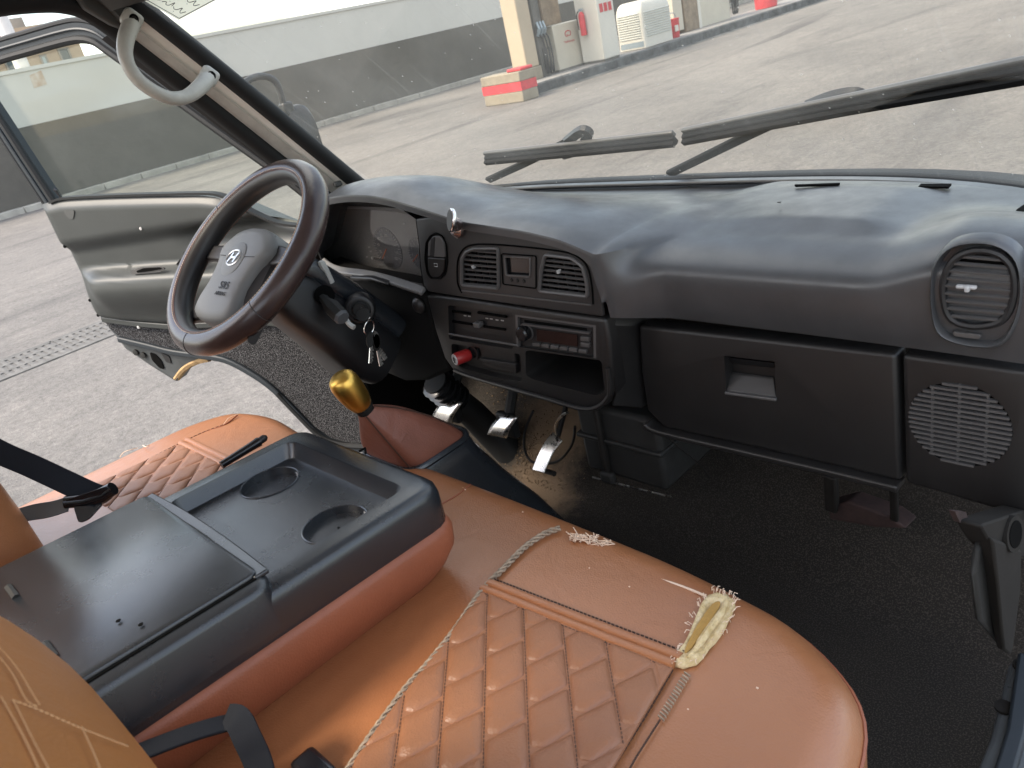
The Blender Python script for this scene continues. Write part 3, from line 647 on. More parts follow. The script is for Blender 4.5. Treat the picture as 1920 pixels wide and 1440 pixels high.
wiper('shorter wiper blade lying low on the driver side of the windscreen', [(910, 305), (1085, 288), (1264, 270)], [(915, 338), (985, 306), (1060, 268)], [(1060, 268), (1085, 248), (1098, 244), (1104, 252), (1096, 262)], (1075, 286))
wiper('longer wiper blade slanting up to the right edge of the windscreen', [(1281, 267), (1600, 207), (1990, 137)], [(1255, 326), (1400, 255), (1515, 200)], [(1515, 200), (1560, 183), (1600, 176), (1614, 182), (1606, 198)], (1575, 203))
# ================================================================== OPEN DRIVER DOOR
DA = rad(25); DH = V(-.89, .10, 0); DD = V(-math.cos(DA), -math.sin(DA), 0); DN = V(math.sin(DA), -math.cos(DA), 0)
def D(px, py, off=0.0): return P(px, py, n=DN, d=DN @ DH + off)
def UZ(p): return (p - DH) @ DD, p[2]
def DP(u, z, off=0.0): return DH + DD * u + DN * off + V(0, 0, z)
door = E('driver_door', (0, 0, 0), 'wide open driver door with grey trim panel and black carpet lower half', 'door')
top_px = [(645, 430), (600, 428), (547, 422), (513, 415), (473, 397), (440, 377), (412, 366), (383, 363), (300, 364), (200, 367), (122, 371), (88, 380)]
bot_px = [(660, 628), (560, 612), (500, 604), (430, 606), (320, 611), (250, 605), (192, 598)]
T_ = np.array([UZ(D(*p)) for p in top_px]); B_ = np.array([UZ(D(*p)) for p in bot_px])
ub, ut = B_[-1, 0], T_[-1, 0]
def ss(a, b, x): t = np.clip((x - a) / (b - a), 0, 1); return t * t * (3 - 2 * t)
ar = UZ(D(160, 508)); ar2 = UZ(D(370, 495)); pc = UZ(D(280, 506)); crz = UZ(D(250, 436))[1]
def panel(s, t):
    u = s * (ub + (ut - ub) * t); zb = np.interp(u, B_[:, 0], B_[:, 1]); zt_ = np.interp(u, T_[:, 0], T_[:, 1]); z = zb + (zt_ - zb) * t
    o = .010
    o += .022 * ss(crz - .03, crz + .012, z) * (1 - ss(.0, .12, .2 - u) * .0)                # padded upper band
    az = ar[1] + (ar2[1] - ar[1]) * (ar[0] - u) / (ar[0] - ar2[0] + 1e-9)
    w_ = ss(ar[0] + .02, ar[0] - .10, u)
    ledge = .055 * w_ * ss(az + .012, az - .012, z) * ss(az - .16, az - .03, z)                # arm rest swelling out under its ledge
    o += ledge + .016 * ss(az + .02, az - .1, z) * ss(zb, zb + .03, z)
    scoop = .03 * w_ * ss(ar2[0] + .05, ar2[0] - .12, u) * ss(az, az + .06, z) * (1 - ss(crz - .03, crz, z))
    o -= scoop
    edge = min(u * 6, (ub + (ut - ub) * t - u), z - zb, zt_ - z)
    o -= .014 * (1 - ss(0, .022, edge))
    return DP(u, z, o)
pn = O('trim_panel', grid(panel, np.linspace(0, 1, 70), np.linspace(0, 1, 48)), 'door_plastic', door, ang=60)
# pull pocket in the arm rest
pp = [D(a_, b_, .050) for a_, b_ in ((247, 507), (262, 501), (300, 499), (312, 502), (305, 508), (280, 511), (252, 513))]
O('pull_pocket', prism(round_poly(pp, .008), DN * .006), 'vent_grey', pn)
O('pocket_hole', prism(round_poly([D(a_, b_, .057) for a_, b_ in ((256, 508), (268, 503), (300, 501), (304, 504), (280, 508.5), (258, 511))], .005), DN * .0015), 'deep_black', pn)
O('window_crank', J(tube([D(352, 478, .03), D(352, 478, .07)], .012, 10), bar([D(352, 478, .06), D(343, 487, .07), D(336, 495, .07)], .012, .016)), 'gloss_black', pn)
for s_, t_, m_ in ((.980, .655, 'deep_black'), (.980, .20, 'deep_black'), (.984, .06, 'deep_black'), (.64, .78, 'print_dim')): O('trim_screw', lathe([(.0045, -.002), (.0045, .002), (.002, .0026)], panel(s_, t_), DN, 10), m_, pn)
O('dirt_mark', prism(round_poly([D(a_, b_, .0335) for a_, b_ in ((118, 394), (140, 394), (137, 412), (126, 408))], .01), DN * .0006), 'pillar_dark', pn)
# lower carpet
low = [(192, 600), (250, 607), (320, 613), (430, 608), (500, 606), (560, 614), (662, 630), (690, 700), (705, 800), (700, 836), (645, 829), (622, 822), (590, 800), (545, 752), (505, 716), (470, 691), (430, 672), (380, 664), (330, 657), (280, 645), (225, 632)]
O('lower_carpet', prism([D(a_, b_, .004) for a_, b_ in low], -DN * .02), 'carpet_door', door, sm=False)
O('trim_strip', bar([D(a_, b_, .012) for a_, b_ in ((192, 598), (250, 606), (320, 612), (430, 607), (500, 604), (560, 612), (662, 628))], .012, .018, up=DN), 'door_plastic', door, bev=.003)
O('rivet', lathe([(.005, .006), (.005, .011), (.002, .012)], D(264, 611, .008), DN, 10), 'print_light', door)
# metal shell and bottom edge
shell = [(88, 381), (192, 600), (235, 655), (290, 692), (331, 717), (343, 697), (362, 682), (388, 674), (430, 673), (470, 693), (545, 756), (592, 806), (640, 836), (705, 846), (690, 640), (645, 432), (547, 424), (423, 372), (122, 373)]
O('outer_skin', prism([D(a_, b_, -.024) for a_, b_ in shell], -DN * .05), 'door_metal', door, bev=.006)
O('bottom_flange', bar(smooth_path([D(a_, b_, .002) for a_, b_ in ((225, 634), (280, 647), (330, 659), (400, 668), (432, 676), (470, 696), (508, 722), (548, 760), (592, 806), (620, 826), (650, 836), (705, 842))], 4), .026, .018, up=DN), 'frame_paint', door, bev=.004)
O('bottom_seal', tube(smooth_path([D(a_, b_, .012) for a_, b_ in ((520, 738), (560, 780), (600, 818), (640, 834), (705, 838))], 4), .008, 8), 'rubber', door)
lat = O('rear_lower_metal', prism([D(a_, b_, .0) for a_, b_ in ((200, 612), (225, 634), (280, 647), (340, 660), (385, 668), (360, 680), (343, 694), (331, 716), (290, 690), (238, 655))], -DN * .03), 'door_metal', door, bev=.004)
O('slot', prism(round_poly([D(a_, b_, .001) for a_, b_ in ((281, 660), (292, 664), (303, 676), (309, 692), (300, 690), (286, 675))], .006), DN * .002), 'deep_black', lat)
O('slot', prism(round_poly([D(a_, b_, .001) for a_, b_ in ((302, 660), (318, 668), (322, 682), (312, 678))], .006), DN * .002), 'black', lat)
for a_, b_ in ((256, 660), (270, 665)): O('bolt', lathe([(.01, 0), (.01, .006), (.005, .007)], D(a_, b_, .0), DN, 8), 'bracket_dark', lat)
O('arch_foam', tube(smooth_path([D(a_, b_, -.01) for a_, b_ in ((331, 708), (346, 689), (366, 677), (392, 671))], 4), .012, 8), 'old_foam', lat)
# window frame: outer rubber, painted channel, inner lip
fp = [(104, 384), (50, 302), (0, 225), (-44, 160), (-58, 136), (-48, 119), (0, 97), (60, 79), (120, 62), (155, 56), (185, 62), (215, 82), (300, 143), (430, 237), (540, 316), (610, 372), (660, 412)]
C_ = smooth_path([D(a_, b_, -.012) for a_, b_ in fp], 5)
wf = O('window_frame', bar(C_, .030, .05, up=DN), 'frame_paint', door, bev=.006)
def offset_path(path, k, o):
    ps, fr = frames(path, False, DN); return [p + b * k + DN * o for p, (t, a, b) in zip(ps, fr)]
O('outer_seal', tube(offset_path(C_, .020, .014), .010, 8), 'rubber', wf)
O('inner_seal', tube(offset_path(C_, -.022, .010), .0075, 8), 'rubber', wf)
O('channel_lip', tube(offset_path(C_, -.003, .016), .004, 6), 'frame_paint', wf)
gl = [(100, 378), (0, 228), (-58, 138), (0, 100), (120, 66), (160, 60), (215, 86), (430, 240), (640, 398), (660, 425), (600, 440), (513, 425), (423, 378), (122, 378)]
O('window_glass', prism([D(a_, b_, -.03) for a_, b_ in gl], -DN * .004), 'door_glass', door, sm=False)
O('belt_seal', bar(smooth_path([D(a_, b_, .016) for a_, b_ in ((96, 379), (122, 371), (200, 366.5), (300, 363.5), (383, 362), (412, 365), (440, 376), (473, 396), (513, 414), (547, 421), (640, 429))], 4), .02, .006, up=DN), 'rubber', door)
O('lock_pin', tube([D(122, 383, .012), D(113, 368, .012), D(106, 357, .012), D(103, 355, .012)], [.0035, .0035, .006, .006], 8), 'gloss_black', door)
# ================================================================== DASHBOARD
dash = E('dashboard', (0, 0, 0), 'black moulded dashboard across the cab with glovebox and centre stack', 'dashboard')
DY = -.06                                   # face of centre stack and instrument surround
lip_px = [(590, 385), (600, 373), (612, 367), (636, 362), (658, 360), (695, 361), (731, 367), (775, 380), (819, 394), (845, 403), (872, 411), (930, 419), (985, 427), (1052, 443), (1090, 459), (1108, 478), (1117, 497), (1124, 520), (1129, 545)]
LP_ = np.array([[q[0], q[2]] for q in PL(lip_px, y=DY)])
LP_ = np.vstack([[-.86, .60], [-.80, .615], [LP_[0, 0] - .03, LP_[0, 1] - .035], LP_])
def zl(x):
    xs = np.linspace(x - .018, x + .018, 7) if x < .02 else [x]
    return float(np.mean(np.interp(xs, LP_[:, 0], LP_[:, 1])))
XE = LP_[-1, 0]                             # right end of the lip
N1, N2 = 22, 18
def hood_prof(x):
    z0_ = zl(x); z1 = max(z0_, float(np.interp(x, [-.05, .0, .03, XE], [.5, .694, .686, .676]))); out = []
    hump = .016 * ss(-.34, -.46, x) * ss(-.70, -.62, x)
    for k in range(N1):
        s = k / (N1 - 1); y = .395 + (DY - .004 - .395) * s ** .9
        z = .652 + (z1 - .652) * ss(.02, .95, s) + (.010 + hump) * math.sin(PI * min(1, s * 1.0)) * ss(0, .3, s)
        out.append((y, z - .004 * ss(.93, 1, s)))
    for k in range(N2):
        t = (k + 1) / N2
        out.append((DY - .005 + .045 * ss(.62, 1, t), z1 - .006 - (.012 + z1 - z0_) * min(1, t * 1.7)))
    return out
def pass_prof(x):
    out = []; hump = .024 * ss(.43, .53, x)
    for k in range(N1):
        s = k / (N1 - 1); y = .395 + (.070 - .395) * s
        pl = ss(.22, .36, s) * (1 - ss(.84, 1.0, s)) * (1 - ss(.37, .455, x)) * ss(.05, .30, x)     # raised plateau
        out.append((y, .652 + .013 * ss(0, .2, s) + .009 * pl + hump * ss(.40, .95, s)))
    zt_ = .665 + hump
    for k in range(N2):
        t = (k + 1) / N2; a = min(1, t / .62) * PI / 2; u = max(0, (t - .62) / .38)
        z = zt_ - .036 * (1 - math.cos(a)); out.append((.070 - .096 * math.sin(a) + .016 * u * u, z - (zt_ - .036 - .556) * u))
    return out
HP_END = None
def side_prof(x):
    global HP_END
    if HP_END is None: HP_END = hood_prof(XE)
    out = list(HP_END[:N1]); z1 = out[-1][1]
    for k in range(N2):
        t = (k + 1) / N2; out.append((DY - .005 + .008 * t, z1 - .006 - (z1 - .006 - .568) * t))
    return out
xs_ = sorted(set(list(np.linspace(-.85, XE, 90)) + list(np.linspace(XE + .004, .19, 22)) + list(np.linspace(.19, .66, 44))))
def padv(x, k):
    if x <= XE + 1e-6: y, z = hood_prof(x)[k]
    else:
        w_ = ss(XE, .155, x); a, b = side_prof(x)[k], pass_prof(x)[k]; y, z = a[0] * (1 - w_) + b[0] * w_, a[1] * (1 - w_) + b[1] * w_
    y -= (.385 - yb(x)) * max(0, (y + .05) / .45) * .9
    return (x, y, z)
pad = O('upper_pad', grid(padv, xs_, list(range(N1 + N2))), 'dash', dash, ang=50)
O('defroster_slot', prism(PL([(1727, 348), (1784, 348), (1778, 354), (1722, 353)], z=.668), (0, 0, .003)), 'deep_black', pad, sm=False)
O('defroster_slot', prism(PL([(1490, 349), (1575, 346), (1572, 348.5), (1492, 351)], z=.6735), (0, 0, .003)), 'deep_black', pad, sm=False)
O('scratch', prism(PL([(1457, 380), (1465, 378), (1464, 381)], z=.679), (0, 0, .001)), 'black', pad, sm=False)
O('front_ledge', bar([(x, yb(x) - .03, .662) for x in np.linspace(-.80, .60, 30)], .006, .02, up=(0, 0, 1)), 'dash', pad, bev=.002)
# bezel of the centre stack
def B(px, py, o=0.0): return P(px, py, y=DY - o)
bz_px = [(779, 411), (800, 408), (830, 407), (872, 416), (930, 424), (985, 432), (1052, 448), (1086, 463), (1104, 482), (1113, 500), (1120, 522), (1125, 550), (1130, 594), (1060, 585), (960, 571), (860, 556), (802, 547), (794, 535), (788, 500), (785, 455)]
bez = O('centre_bezel', prism([B(*p) for p in bz_px], (0, .009, 0)), 'dash_bezel', dash, bev=.003, seg=3)
vl_px = [(866, 486), (874, 472), (890, 466), (934, 466), (935, 541), (866, 534)]
vr_px = [(1022, 478), (1072, 484), (1092, 499), (1100, 528), (1102, 556), (1011, 546), (1015, 505)]
ck_px = [(946, 481), (994, 483), (994, 519), (949, 516)]
sw_px = [(799, 455), (806, 443), (818, 437), (830, 443), (837, 460), (839, 490), (836, 512), (826, 522), (808, 522), (801, 512), (797, 485)]
def plug(px, d0, d1, r=.006): return prism(round_poly([B(a_, b_) + V(0, -d0, 0) for a_, b_ in px], r), (0, d1, 0))
cut(bez, plug(vl_px, .02, .07), plug(vr_px, .02, .07), plug(ck_px, .02, .045, .004), plug(sw_px, .02, .025, .006))
O('backing', prism([B(a_, b_, -.026) for a_, b_ in ((845, 440), (1110, 470), (1118, 570), (845, 560))], (0, .003, 0)), 'deep_black', bez, sm=False)
def outline_tube(px, o, r, closed=True, rr_=.006, mat='vent_grey', nm='rim', par=None):
    return O(nm, tube(round_poly([B(a_, b_, o) for a_, b_ in px], rr_), r, 6, closed=closed), mat, par)
O('surround_line', tube(smooth_path([B(a_, b_, .001) for a_, b_ in ((866, 549), (858, 530), (858, 490), (868, 468), (888, 459), (933, 459), (1000, 465), (1060, 473), (1088, 485), (1103, 505), (1110, 540), (1112, 570))], 4), .0016, 6), 'deep_black', bez)
O('surround_line', tube(smooth_path([B(a_, b_, .001) for a_, b_ in ((866, 545), (935, 552), (1010, 561), (1108, 572))], 4), .0016, 6), 'vent_grey', bez)
def scan(px, py):        # left and right ends of a polygon at a height
    xs = []
    for (x0, y0), (x1, y1) in zip(px, px[1:] + px[:1]):
        if (y0 - py) * (y1 - py) <= 0 and y0 != y1: xs.append(x0 + (x1 - x0) * (py - y0) / (y1 - y0))
    return min(xs), max(xs)
def vent(px, slope, y0, y1, n, nub):
    v = O('air_vent', tube(round_poly([B(a_, b_, .001) for a_, b_ in px], .006), .0032, 8, closed=True), 'vent_grey', dash)
    for k in range(n):
        yy = y0 + (y1 - y0) * (k + .5) / n; pts = []
        l_, r_ = None, None
        xm = sum(p[0] for p in px) / len(px); lx, rx = min(p[0] for p in px), max(p[0] for p in px)
        cand = [t for t in np.linspace(lx, rx, 60) if scan_in(px, t, yy + slope * (t - xm))]
        if len(cand) < 4: continue
        a_, b_ = cand[0], cand[-1]
        O('slat', bar([B(a_, yy + slope * (a_ - xm), -.003), B(b_, yy + slope * (b_ - xm), -.003)], .0024, .0035, up=(0, -.35, 1)), 'vent_grey', v, sm=False)
    O('tab', box(B(*nub, -.001), (.004, .008, .006)), 'print_light', v, bev=.001)
    for k in range(4):
        t = lx + (rx - lx) * (k + 1) / 5; O('fin', box(B(t, (y0 + y1) / 2 + slope * (t - xm), -.016), (.0015, .012, .06)), 'black', v, sm=False)
    return v
def scan_in(px, x, y):
    ins = False
    for (x0, y0), (x1, y1) in zip(px, px[1:] + px[:1]):
        if (y0 > y) != (y1 > y) and x < (x1 - x0) * (y - y0) / (y1 - y0) + x0: ins = not ins
    return ins
vent(vl_px, .085, 466, 538, 8, (888, 500)); vent(vr_px, .12, 478, 552, 8, (1048, 509))
ckp = O('clock_surround', tube(round_poly([B(a_, b_, .001) for a_, b_ in ((940, 476), (1005, 480), (1005, 541), (943, 533))], .004), .0012, 6, closed=True), 'deep_black', dash)
O('clock_glass', prism([B(a_, b_, -.005) for a_, b_ in ck_px], (0, .002, 0)), 'gloss_black', ckp, sm=False)
O('clock_rim', tube(round_poly([B(a_, b_, .0005) for a_, b_ in ck_px], .004), .0018, 6, closed=True), 'vent_grey', ckp)
for a_, b_ in ((959, 525), (970, 526), (982, 527)): O('clock_button', lathe([(.0035, -.003), (.0038, .0015), (.002, .002)], B(a_, b_), (0, -1, 0), 10), 'black', ckp)
# switch pod with two rockers
sp = O('switch_pod', tube(round_poly([B(a_, b_, .001) for a_, b_ in sw_px], .006), .0018, 6, closed=True), 'deep_black', dash)
O('rocker_switch', prism(round_poly([B(a_, b_, .006) for a_, b_ in ((803, 455), (812, 443), (825, 443), (832, 458), (834, 483), (802, 481))], .004), (0, .012, 0)), 'vent_grey', sp, bev=.002)
O('rocker_groove', prism([B(a_, b_, .0068) for a_, b_ in ((808, 449), (815, 444), (813, 482), (806, 481))], (0, .002, 0)), 'black', sp, sm=False)
r2s = O('rocker_switch', prism(round_poly([B(a_, b_, .004) for a_, b_ in ((802, 483), (834, 485), (832, 508), (825, 519), (809, 519), (803, 508))], .004), (0, .01, 0)), 'dash_low', sp, bev=.002)
O('rocker_mark', tube([B(a_, b_, .005) for a_, b_ in ((814, 494), (820, 494.5), (820, 500), (814, 499.5))], .0007, 5, closed=True), 'print_light', r2s)
# instrument cluster: tunnel, face, dials, lens
op_px = [(779, 411), (785, 455), (788, 500), (794, 538), (740, 524), (690, 511), (640, 503), (606, 492), (596, 470), (594, 410), (600, 384), (612, 379), (640, 374), (673, 372), (705, 376), (735, 384), (758, 395)]
opn = [B(*p) for p in op_px]; cc = sum(opn) / len(opn)
CY = .035
lens = PL([(812, 402), (812, 455), (812, 500), (810, 527), (740, 515), (690, 506), (640, 497), (600, 486), (580, 466), (572, 425), (575, 395), (590, 388), (620, 386), (655, 386), (700, 387), (740, 389), (775, 394)], y=CY)
clu = O('instrument_tunnel', loft([opn, [o * .5 + l * .5 for o, l in zip(opn, lens)], lens], False, True), 'black', dash)
def I(px, py, o=0.0): return P(px, py, y=CY - .003 - o)
O('gauge_face', prism([V(p[0], CY - .003, p[2]) for p in lens], (0, .002, 0)), 'cluster_face', clu, sm=False)
def dial(cx, cy, rx, ry, nm, a0, a1, nt_, needle):
    c_ = I(cx, cy, .001); r = np.linalg.norm(I(cx, cy - ry) - I(cx, cy))
    ring = [c_ + V(math.cos(t) * r, 0, math.sin(t) * r) for t in np.linspace(0, 2 * PI, 28, endpoint=False)]
    d_ = O('gauge_dial', prism(ring, (0, .0015, 0)), 'dial_face', clu, sm=False)
    tk = []
    for k in range(nt_):
        a = rad(a0 + (a1 - a0) * k / (nt_ - 1)); u = V(math.cos(a), 0, math.sin(a)); l_ = .80 if k % 2 == 0 else .87
        tk.append(bar([c_ + V(0, -.001, 0) + u * r * l_, c_ + V(0, -.001, 0) + u * r * .97], .001, .0013))
    O('scale_marks', J(*tk), 'print_dim', d_, sm=False)
    for k in range(0, nt_, 4):
        a = rad(a0 + (a1 - a0) * k / (nt_ - 1)); p_ = c_ + V(math.cos(a) * r * .64, -.001, math.sin(a) * r * .64)
        text('scale_number', str(20 * k // 4) if nm else str(k // 4), r * .19, p_, (1, 0, 0), (0, 0, 1), 'print_dim', d_, .0002)
    a = rad(needle); O('needle', bar([c_ + V(0, -.004, 0), c_ + V(math.cos(a) * r * .8, -.004, math.sin(a) * r * .8)], .0015, .0022), 'needle_orange', d_, sm=False)
    return c_, r
c_, r_ = dial(727, 466, 28, 36, True, 225, -45, 37, 222)
dial(786, 476, 20, 28, False, 225, -45, 29, 215)
O('trip_peg', tube([I(700, 484, .002), I(718, 488, .012)], .0022, 8), 'deep_black', clu); O('trip_tip', lathe([(.003, 0), (.003, .003)], I(699, 483.5, .006), (0, -1, 0), 8), 'print_light', clu)
O('odometer', prism([I(a_, b_, .001) for a_, b_ in ((712, 494), (742, 492), (738, 504), (709, 505))], (0, .001, 0)), 'trim_edge', clu, sm=False)
for a_, b_ in ((690, 462), (693, 470), (686, 480), (755, 418)): O('warning_mark', prism([I(a_ + i, b_ + j, .001) for i, j in ((0, 0), (4, 0), (4, 3), (0, 3))], (0, .0008, 0)), 'print_dim', clu, sm=False)
O('cluster_lens', prism([V(p[0], CY - .022, p[2]) for p in lens], (0, .001, 0)), 'lens_glass', clu, sm=False)
# lower edge of the cluster opening, its lit look put into a paler grey
O('cluster_sill', bar(smooth_path([B(a_, b_, .002) for a_, b_ in ((604, 489), (618, 500), (640, 508), (690, 515), (740, 528), (794, 546))], 4), .011, .018, up=(0, -.5, 1)), 'trim_edge', dash, bev=.003)
O('sill_notch', bar([B(a_, b_, .012) for a_, b_ in ((660, 520), (700, 522), (730, 532))], .009, .012, up=(0, -.3, 1)), 'black', dash, bev=.003)
# knee panel below the cluster
O('knee_panel', prism([B(a_, b_, -.008) for a_, b_ in ((600, 495), (640, 512), (740, 532), (800, 550), (812, 610), (830, 660), (846, 694), (800, 715), (760, 716), (700, 690), (640, 620), (600, 560))], (0, .06, 0)), 'knee_black', dash, bev=.008)
O('vent_knob', lathe([(.017, 0), (.017, .004), (.012, .010), (.004, .012)], B(787, 572, -.006), (0, -1, 0), 16), 'dash_low', dash)
# lower stack
ls_px = [(797, 551), (870, 560), (970, 575), (1060, 588), (1134, 597), (1142, 640), (1150, 735), (1140, 757), (1118, 771), (1090, 773), (1020, 752), (950, 732), (880, 711), (852, 700), (832, 672), (815, 620)]
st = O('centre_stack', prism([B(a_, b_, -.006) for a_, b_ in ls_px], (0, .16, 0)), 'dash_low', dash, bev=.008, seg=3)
hc_px = [(840, 572), (962, 588), (962, 655), (842, 636)]
rd_px = [(966, 590), (1117, 610), (1118, 672), (968, 650)]
cb_px = [(985, 656), (1128, 676), (1134, 735), (1118, 742), (1000, 712), (986, 704)]
lt_px = [(846, 644), (976, 664), (978, 716), (930, 708), (866, 690), (848, 676)]
def plug2(px, d0, d1, r=.005): return prism(round_poly([B(a_, b_, -.006) + V(0, -d0, 0) for a_, b_ in px], r), (0, d1 + d0, 0))
cut(st, plug2(hc_px, .02, .014), plug2(cb_px, .02, .13, .008), plug2(lt_px, .02, .016, .008), plug2(rd_px, .02, .012, .002))
O('lower_ridge', tube(smooth_path([B(a_, b_, .000) for a_, b_ in ((852, 694), (880, 705), (950, 726), (1020, 746), (1090, 766), (1120, 763), (1138, 748), (1143, 730), (1140, 690))], 4), .004, 8), 'dash_low', st)
O('heater_line', tube([B(a_, b_, -.004) for a_, b_ in ((842, 626), (900, 636), (972, 648))], .002, 6), 'vent_grey', st)
ht = O('heater_panel', prism([B(a_, b_, -.0185) for a_, b_ in hc_px], (0, .002, 0)), 'black', dash, sm=False)
for (a_, b_), (c2, d2) in (((846, 583), (882, 588)), ((896, 586), (950, 594)), ((846, 602), (885, 608)), ((907, 612), (948, 618))):
    O('slider_slot', bar([B(a_, b_, -.017), B(c2, d2, -.017)], .004, .003), 'deep_black', ht, sm=False)
O('slider_knob', box(B(897, 608, -.012), (.016, .014, .010)), 'vent_grey', ht, bev=.002)
for a_, b_ in ((872, 592), (880, 593), (913, 597), (921, 598), (932, 600), (942, 601)): O('heater_mark', box(B(a_, b_, -.017), (.007, .001, .0018)), 'print_dim', ht, sm=False)
rd = E('car_radio', (0, 0, 0), 'black car radio with round knob and brown display in the centre stack', 'radio')
def RQ(u, v, o=0.0):     # radio face coordinates 0..1
    a_, b_, c2, d2 = (B(*p, -.008 + o) for p in rd_px); return (a_ * (1 - u) + b_ * u) * (1 - v) + (d2 * (1 - u) + c2 * u) * v
def rq(u0, v0, u1, v1, o, d): return prism([RQ(u0, v0, o), RQ(u1, v0, o), RQ(u1, v1, o), RQ(u0, v1, o)], (0, d, 0))
O('body', rq(.03, .06, .97, .97, -.004, .09), 'black', rd, bev=.002)
O('frame', J(rq(0, 0, 1, .06, .002, .012), rq(0, .06, .03, 1, .002, .012), rq(.97, .06, 1, 1, .002, .012)), 'vent_grey', rd, sm=False)
O('disc_slot', rq(.12, .12, .9, .24, -.0035, .004), 'deep_black', rd, sm=False)
O('slot_lip', rq(.10, .25, .92, .30, .002, .006), 'vent_grey', rd, sm=False)
O('display', rq(.28, .36, .78, .72, -.002, .004), 'display', rd, sm=False)
O('volume_knob', lathe([(.0135, -.004), (.0135, .010), (.011, .013), (.003, .013)], RQ(.13, .50), (0, -1, 0), 18), 'gloss_black', rd)
O('knob_ring', lathe([(.016, -.005), (.016, -.002), (.0135, -.002)], RQ(.13, .50), (0, -1, 0), 18), 'vent_grey', rd)
for k in range(6): O('preset_button', rq(.22 + k * .115, .80, .31 + k * .115, .90, .000, .005), 'vent_grey', rd, bev=.0006)
for k in range(2): O('side_button', rq(.82, .40 + .18 * k, .92, .52 + .18 * k, .000, .005), 'vent_grey', rd, bev=.0006)
# ashtray and lighter socket
at = O('ashtray_door', prism(round_poly([B(a_, b_, -.012) for a_, b_ in ((899, 650), (965, 661), (968, 702), (905, 688))], .005), (0, .02, 0)), 'dash_low', dash, bev=.002)
O('ashtray_lip', prism(round_poly([B(a_, b_, -.004) for a_, b_ in ((900, 672), (966, 683), (967, 690), (901, 678))], .002), (0, .008, 0)), 'black', at, bev=.001)
O('lighter_socket', lathe([(.016, -.016), (.016, -.010), (.012, -.010), (.012, -.018)], B(878, 665), (0, -1, 0), 18), 'black', dash)
ch = E('charger_plug', (0, 0, 0), 'small red charger plug in the lighter socket', 'charger')
cdir = V(-.25, -1, .05); cdir /= np.linalg.norm(cdir); co = B(880, 664, -.012)
O('barrel', lathe([(.0105, 0), (.0125, .004), (.0125, .030), (.0118, .032)], co, cdir, 20), 'red_plastic', ch)
O('face', lathe([(.0112, .0315), (.0108, .0335)], co, cdir, 20), 'print_light', ch)
fc = co + cdir * .0345; sx_ = np.cross(cdir, V(0, 0, 1)); sx_ /= np.linalg.norm(sx_); sz_ = np.cross(sx_, cdir)
O('usb_slot', J(*[tube([fc + sx_ * a_ * .001 + sz_ * b_ * .001, fc + sx_ * c2 * .001 + sz_ * d2 * .001], .0007, 5) for a_, b_, c2, d2 in ((-4, 4, 2, 5), (-5, 1, 4, 2), (-3, -2, 4, -1), (0, 5, -1, -6), (-3, -5, 2, -6))]), 'ink', ch)
# magnetic phone holder
mh = E('phone_holder', (0, 0, 0), 'small chrome magnetic phone holder stuck to the dashboard bezel', 'phone holder')
b0 = B(860, 430); ddv = V(-.42, -.85, .30); ddv /= np.linalg.norm(ddv); b1 = P(851, 413, y=DY - .030); bd = b1 - b0; bl_ = np.linalg.norm(bd)
O('base', lathe([(.0150, 0), (.0150, .006), (.0110, .011), (.0075, .014)], b0, (-.1, -1, .15), 20), 'chrome_rose', mh)
O('ball', lathe([(.001, bl_ * .25), (.0075, bl_ * .30), (.0115, bl_ * .50), (.0115, bl_ * .62), (.0085, bl_ * .85), (.006, bl_)], b0, bd, 18), 'chrome_rose', mh)
O('disc', lathe([(.006, -.004), (.0180, .0), (.0195, .002), (.0195, .006), (.0182, .0072), (.001, .0072)], b1, ddv, 28), 'chrome', mh)
O('pad', lathe([(.0168, .0073), (.0165, .008)], b1, ddv, 24), 'console_light', mh)
O('disc_notch', box(b1 + V(-.004, -.004, -.018), (.006, .006, .005)), 'chrome_rose', mh, bev=.001)
# side of the stack, glovebox, speaker panel
O('stack_side', J(prism([B(1134, 600, -.010), B(1148, 735, -.010), B(1140, 765, -.010), P(1205, 770, y=.004), P(1198, 700, y=.004), P(1192, 604, y=.004)], (0, .05, 0))), 'dash_low', dash, bev=.008, seg=3)
gb_px = [(1196, 610), (1440, 637), (1681, 664), (1689, 905), (1560, 874), (1420, 842), (1245, 803), (1212, 770), (1201, 700)]
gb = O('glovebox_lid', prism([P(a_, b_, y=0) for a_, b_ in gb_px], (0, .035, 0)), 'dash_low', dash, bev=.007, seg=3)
lx_px = [(1358, 667), (1452, 678), (1455, 748), (1361, 735)]
cut(gb, prism([P(a_, b_, y=0) + V(0, -.02, 0) for a_, b_ in lx_px], (0, .042, 0)))
O('latch_handle', prism([P(1364, 700, y=.016), P(1450, 711, y=.016), P(1455, 748, y=.001), P(1361, 735, y=.001)], (0, .004, .002)), 'dash_bezel', gb, bev=.002)
O('latch_lip', bar([P(1360, 736, y=-.002), P(1456, 749, y=-.002)], .005, .006), 'vent_grey', gb, bev=.0015)
O('latch_top', prism([P(1360, 670, y=.010), P(1452, 681, y=.010), P(1452, 690, y=.019), P(1360, 680, y=.019)], (0, .003, 0)), 'black', gb, sm=False)
O('lower_lip', bar(smooth_path([P(a_, b_, y=.002) for a_, b_ in ((1215, 790), (1245, 806), (1420, 846), (1560, 878), (1690, 909))], 4), .010, .03, up=(0, 0, 1)), 'dash_low', dash, bev=.003)
sp_px = [(1690, 664), (1960, 700), (1960, 985), (1850, 952), (1770, 928), (1697, 907)]
spk = O('speaker_panel', prism([P(a_, b_, y=.001) for a_, b_ in sp_px], (0, .035, 0)), 'dash_low', dash, bev=.007, seg=3)
sc_ = P(1797, 797, y=.001); sr = .0575
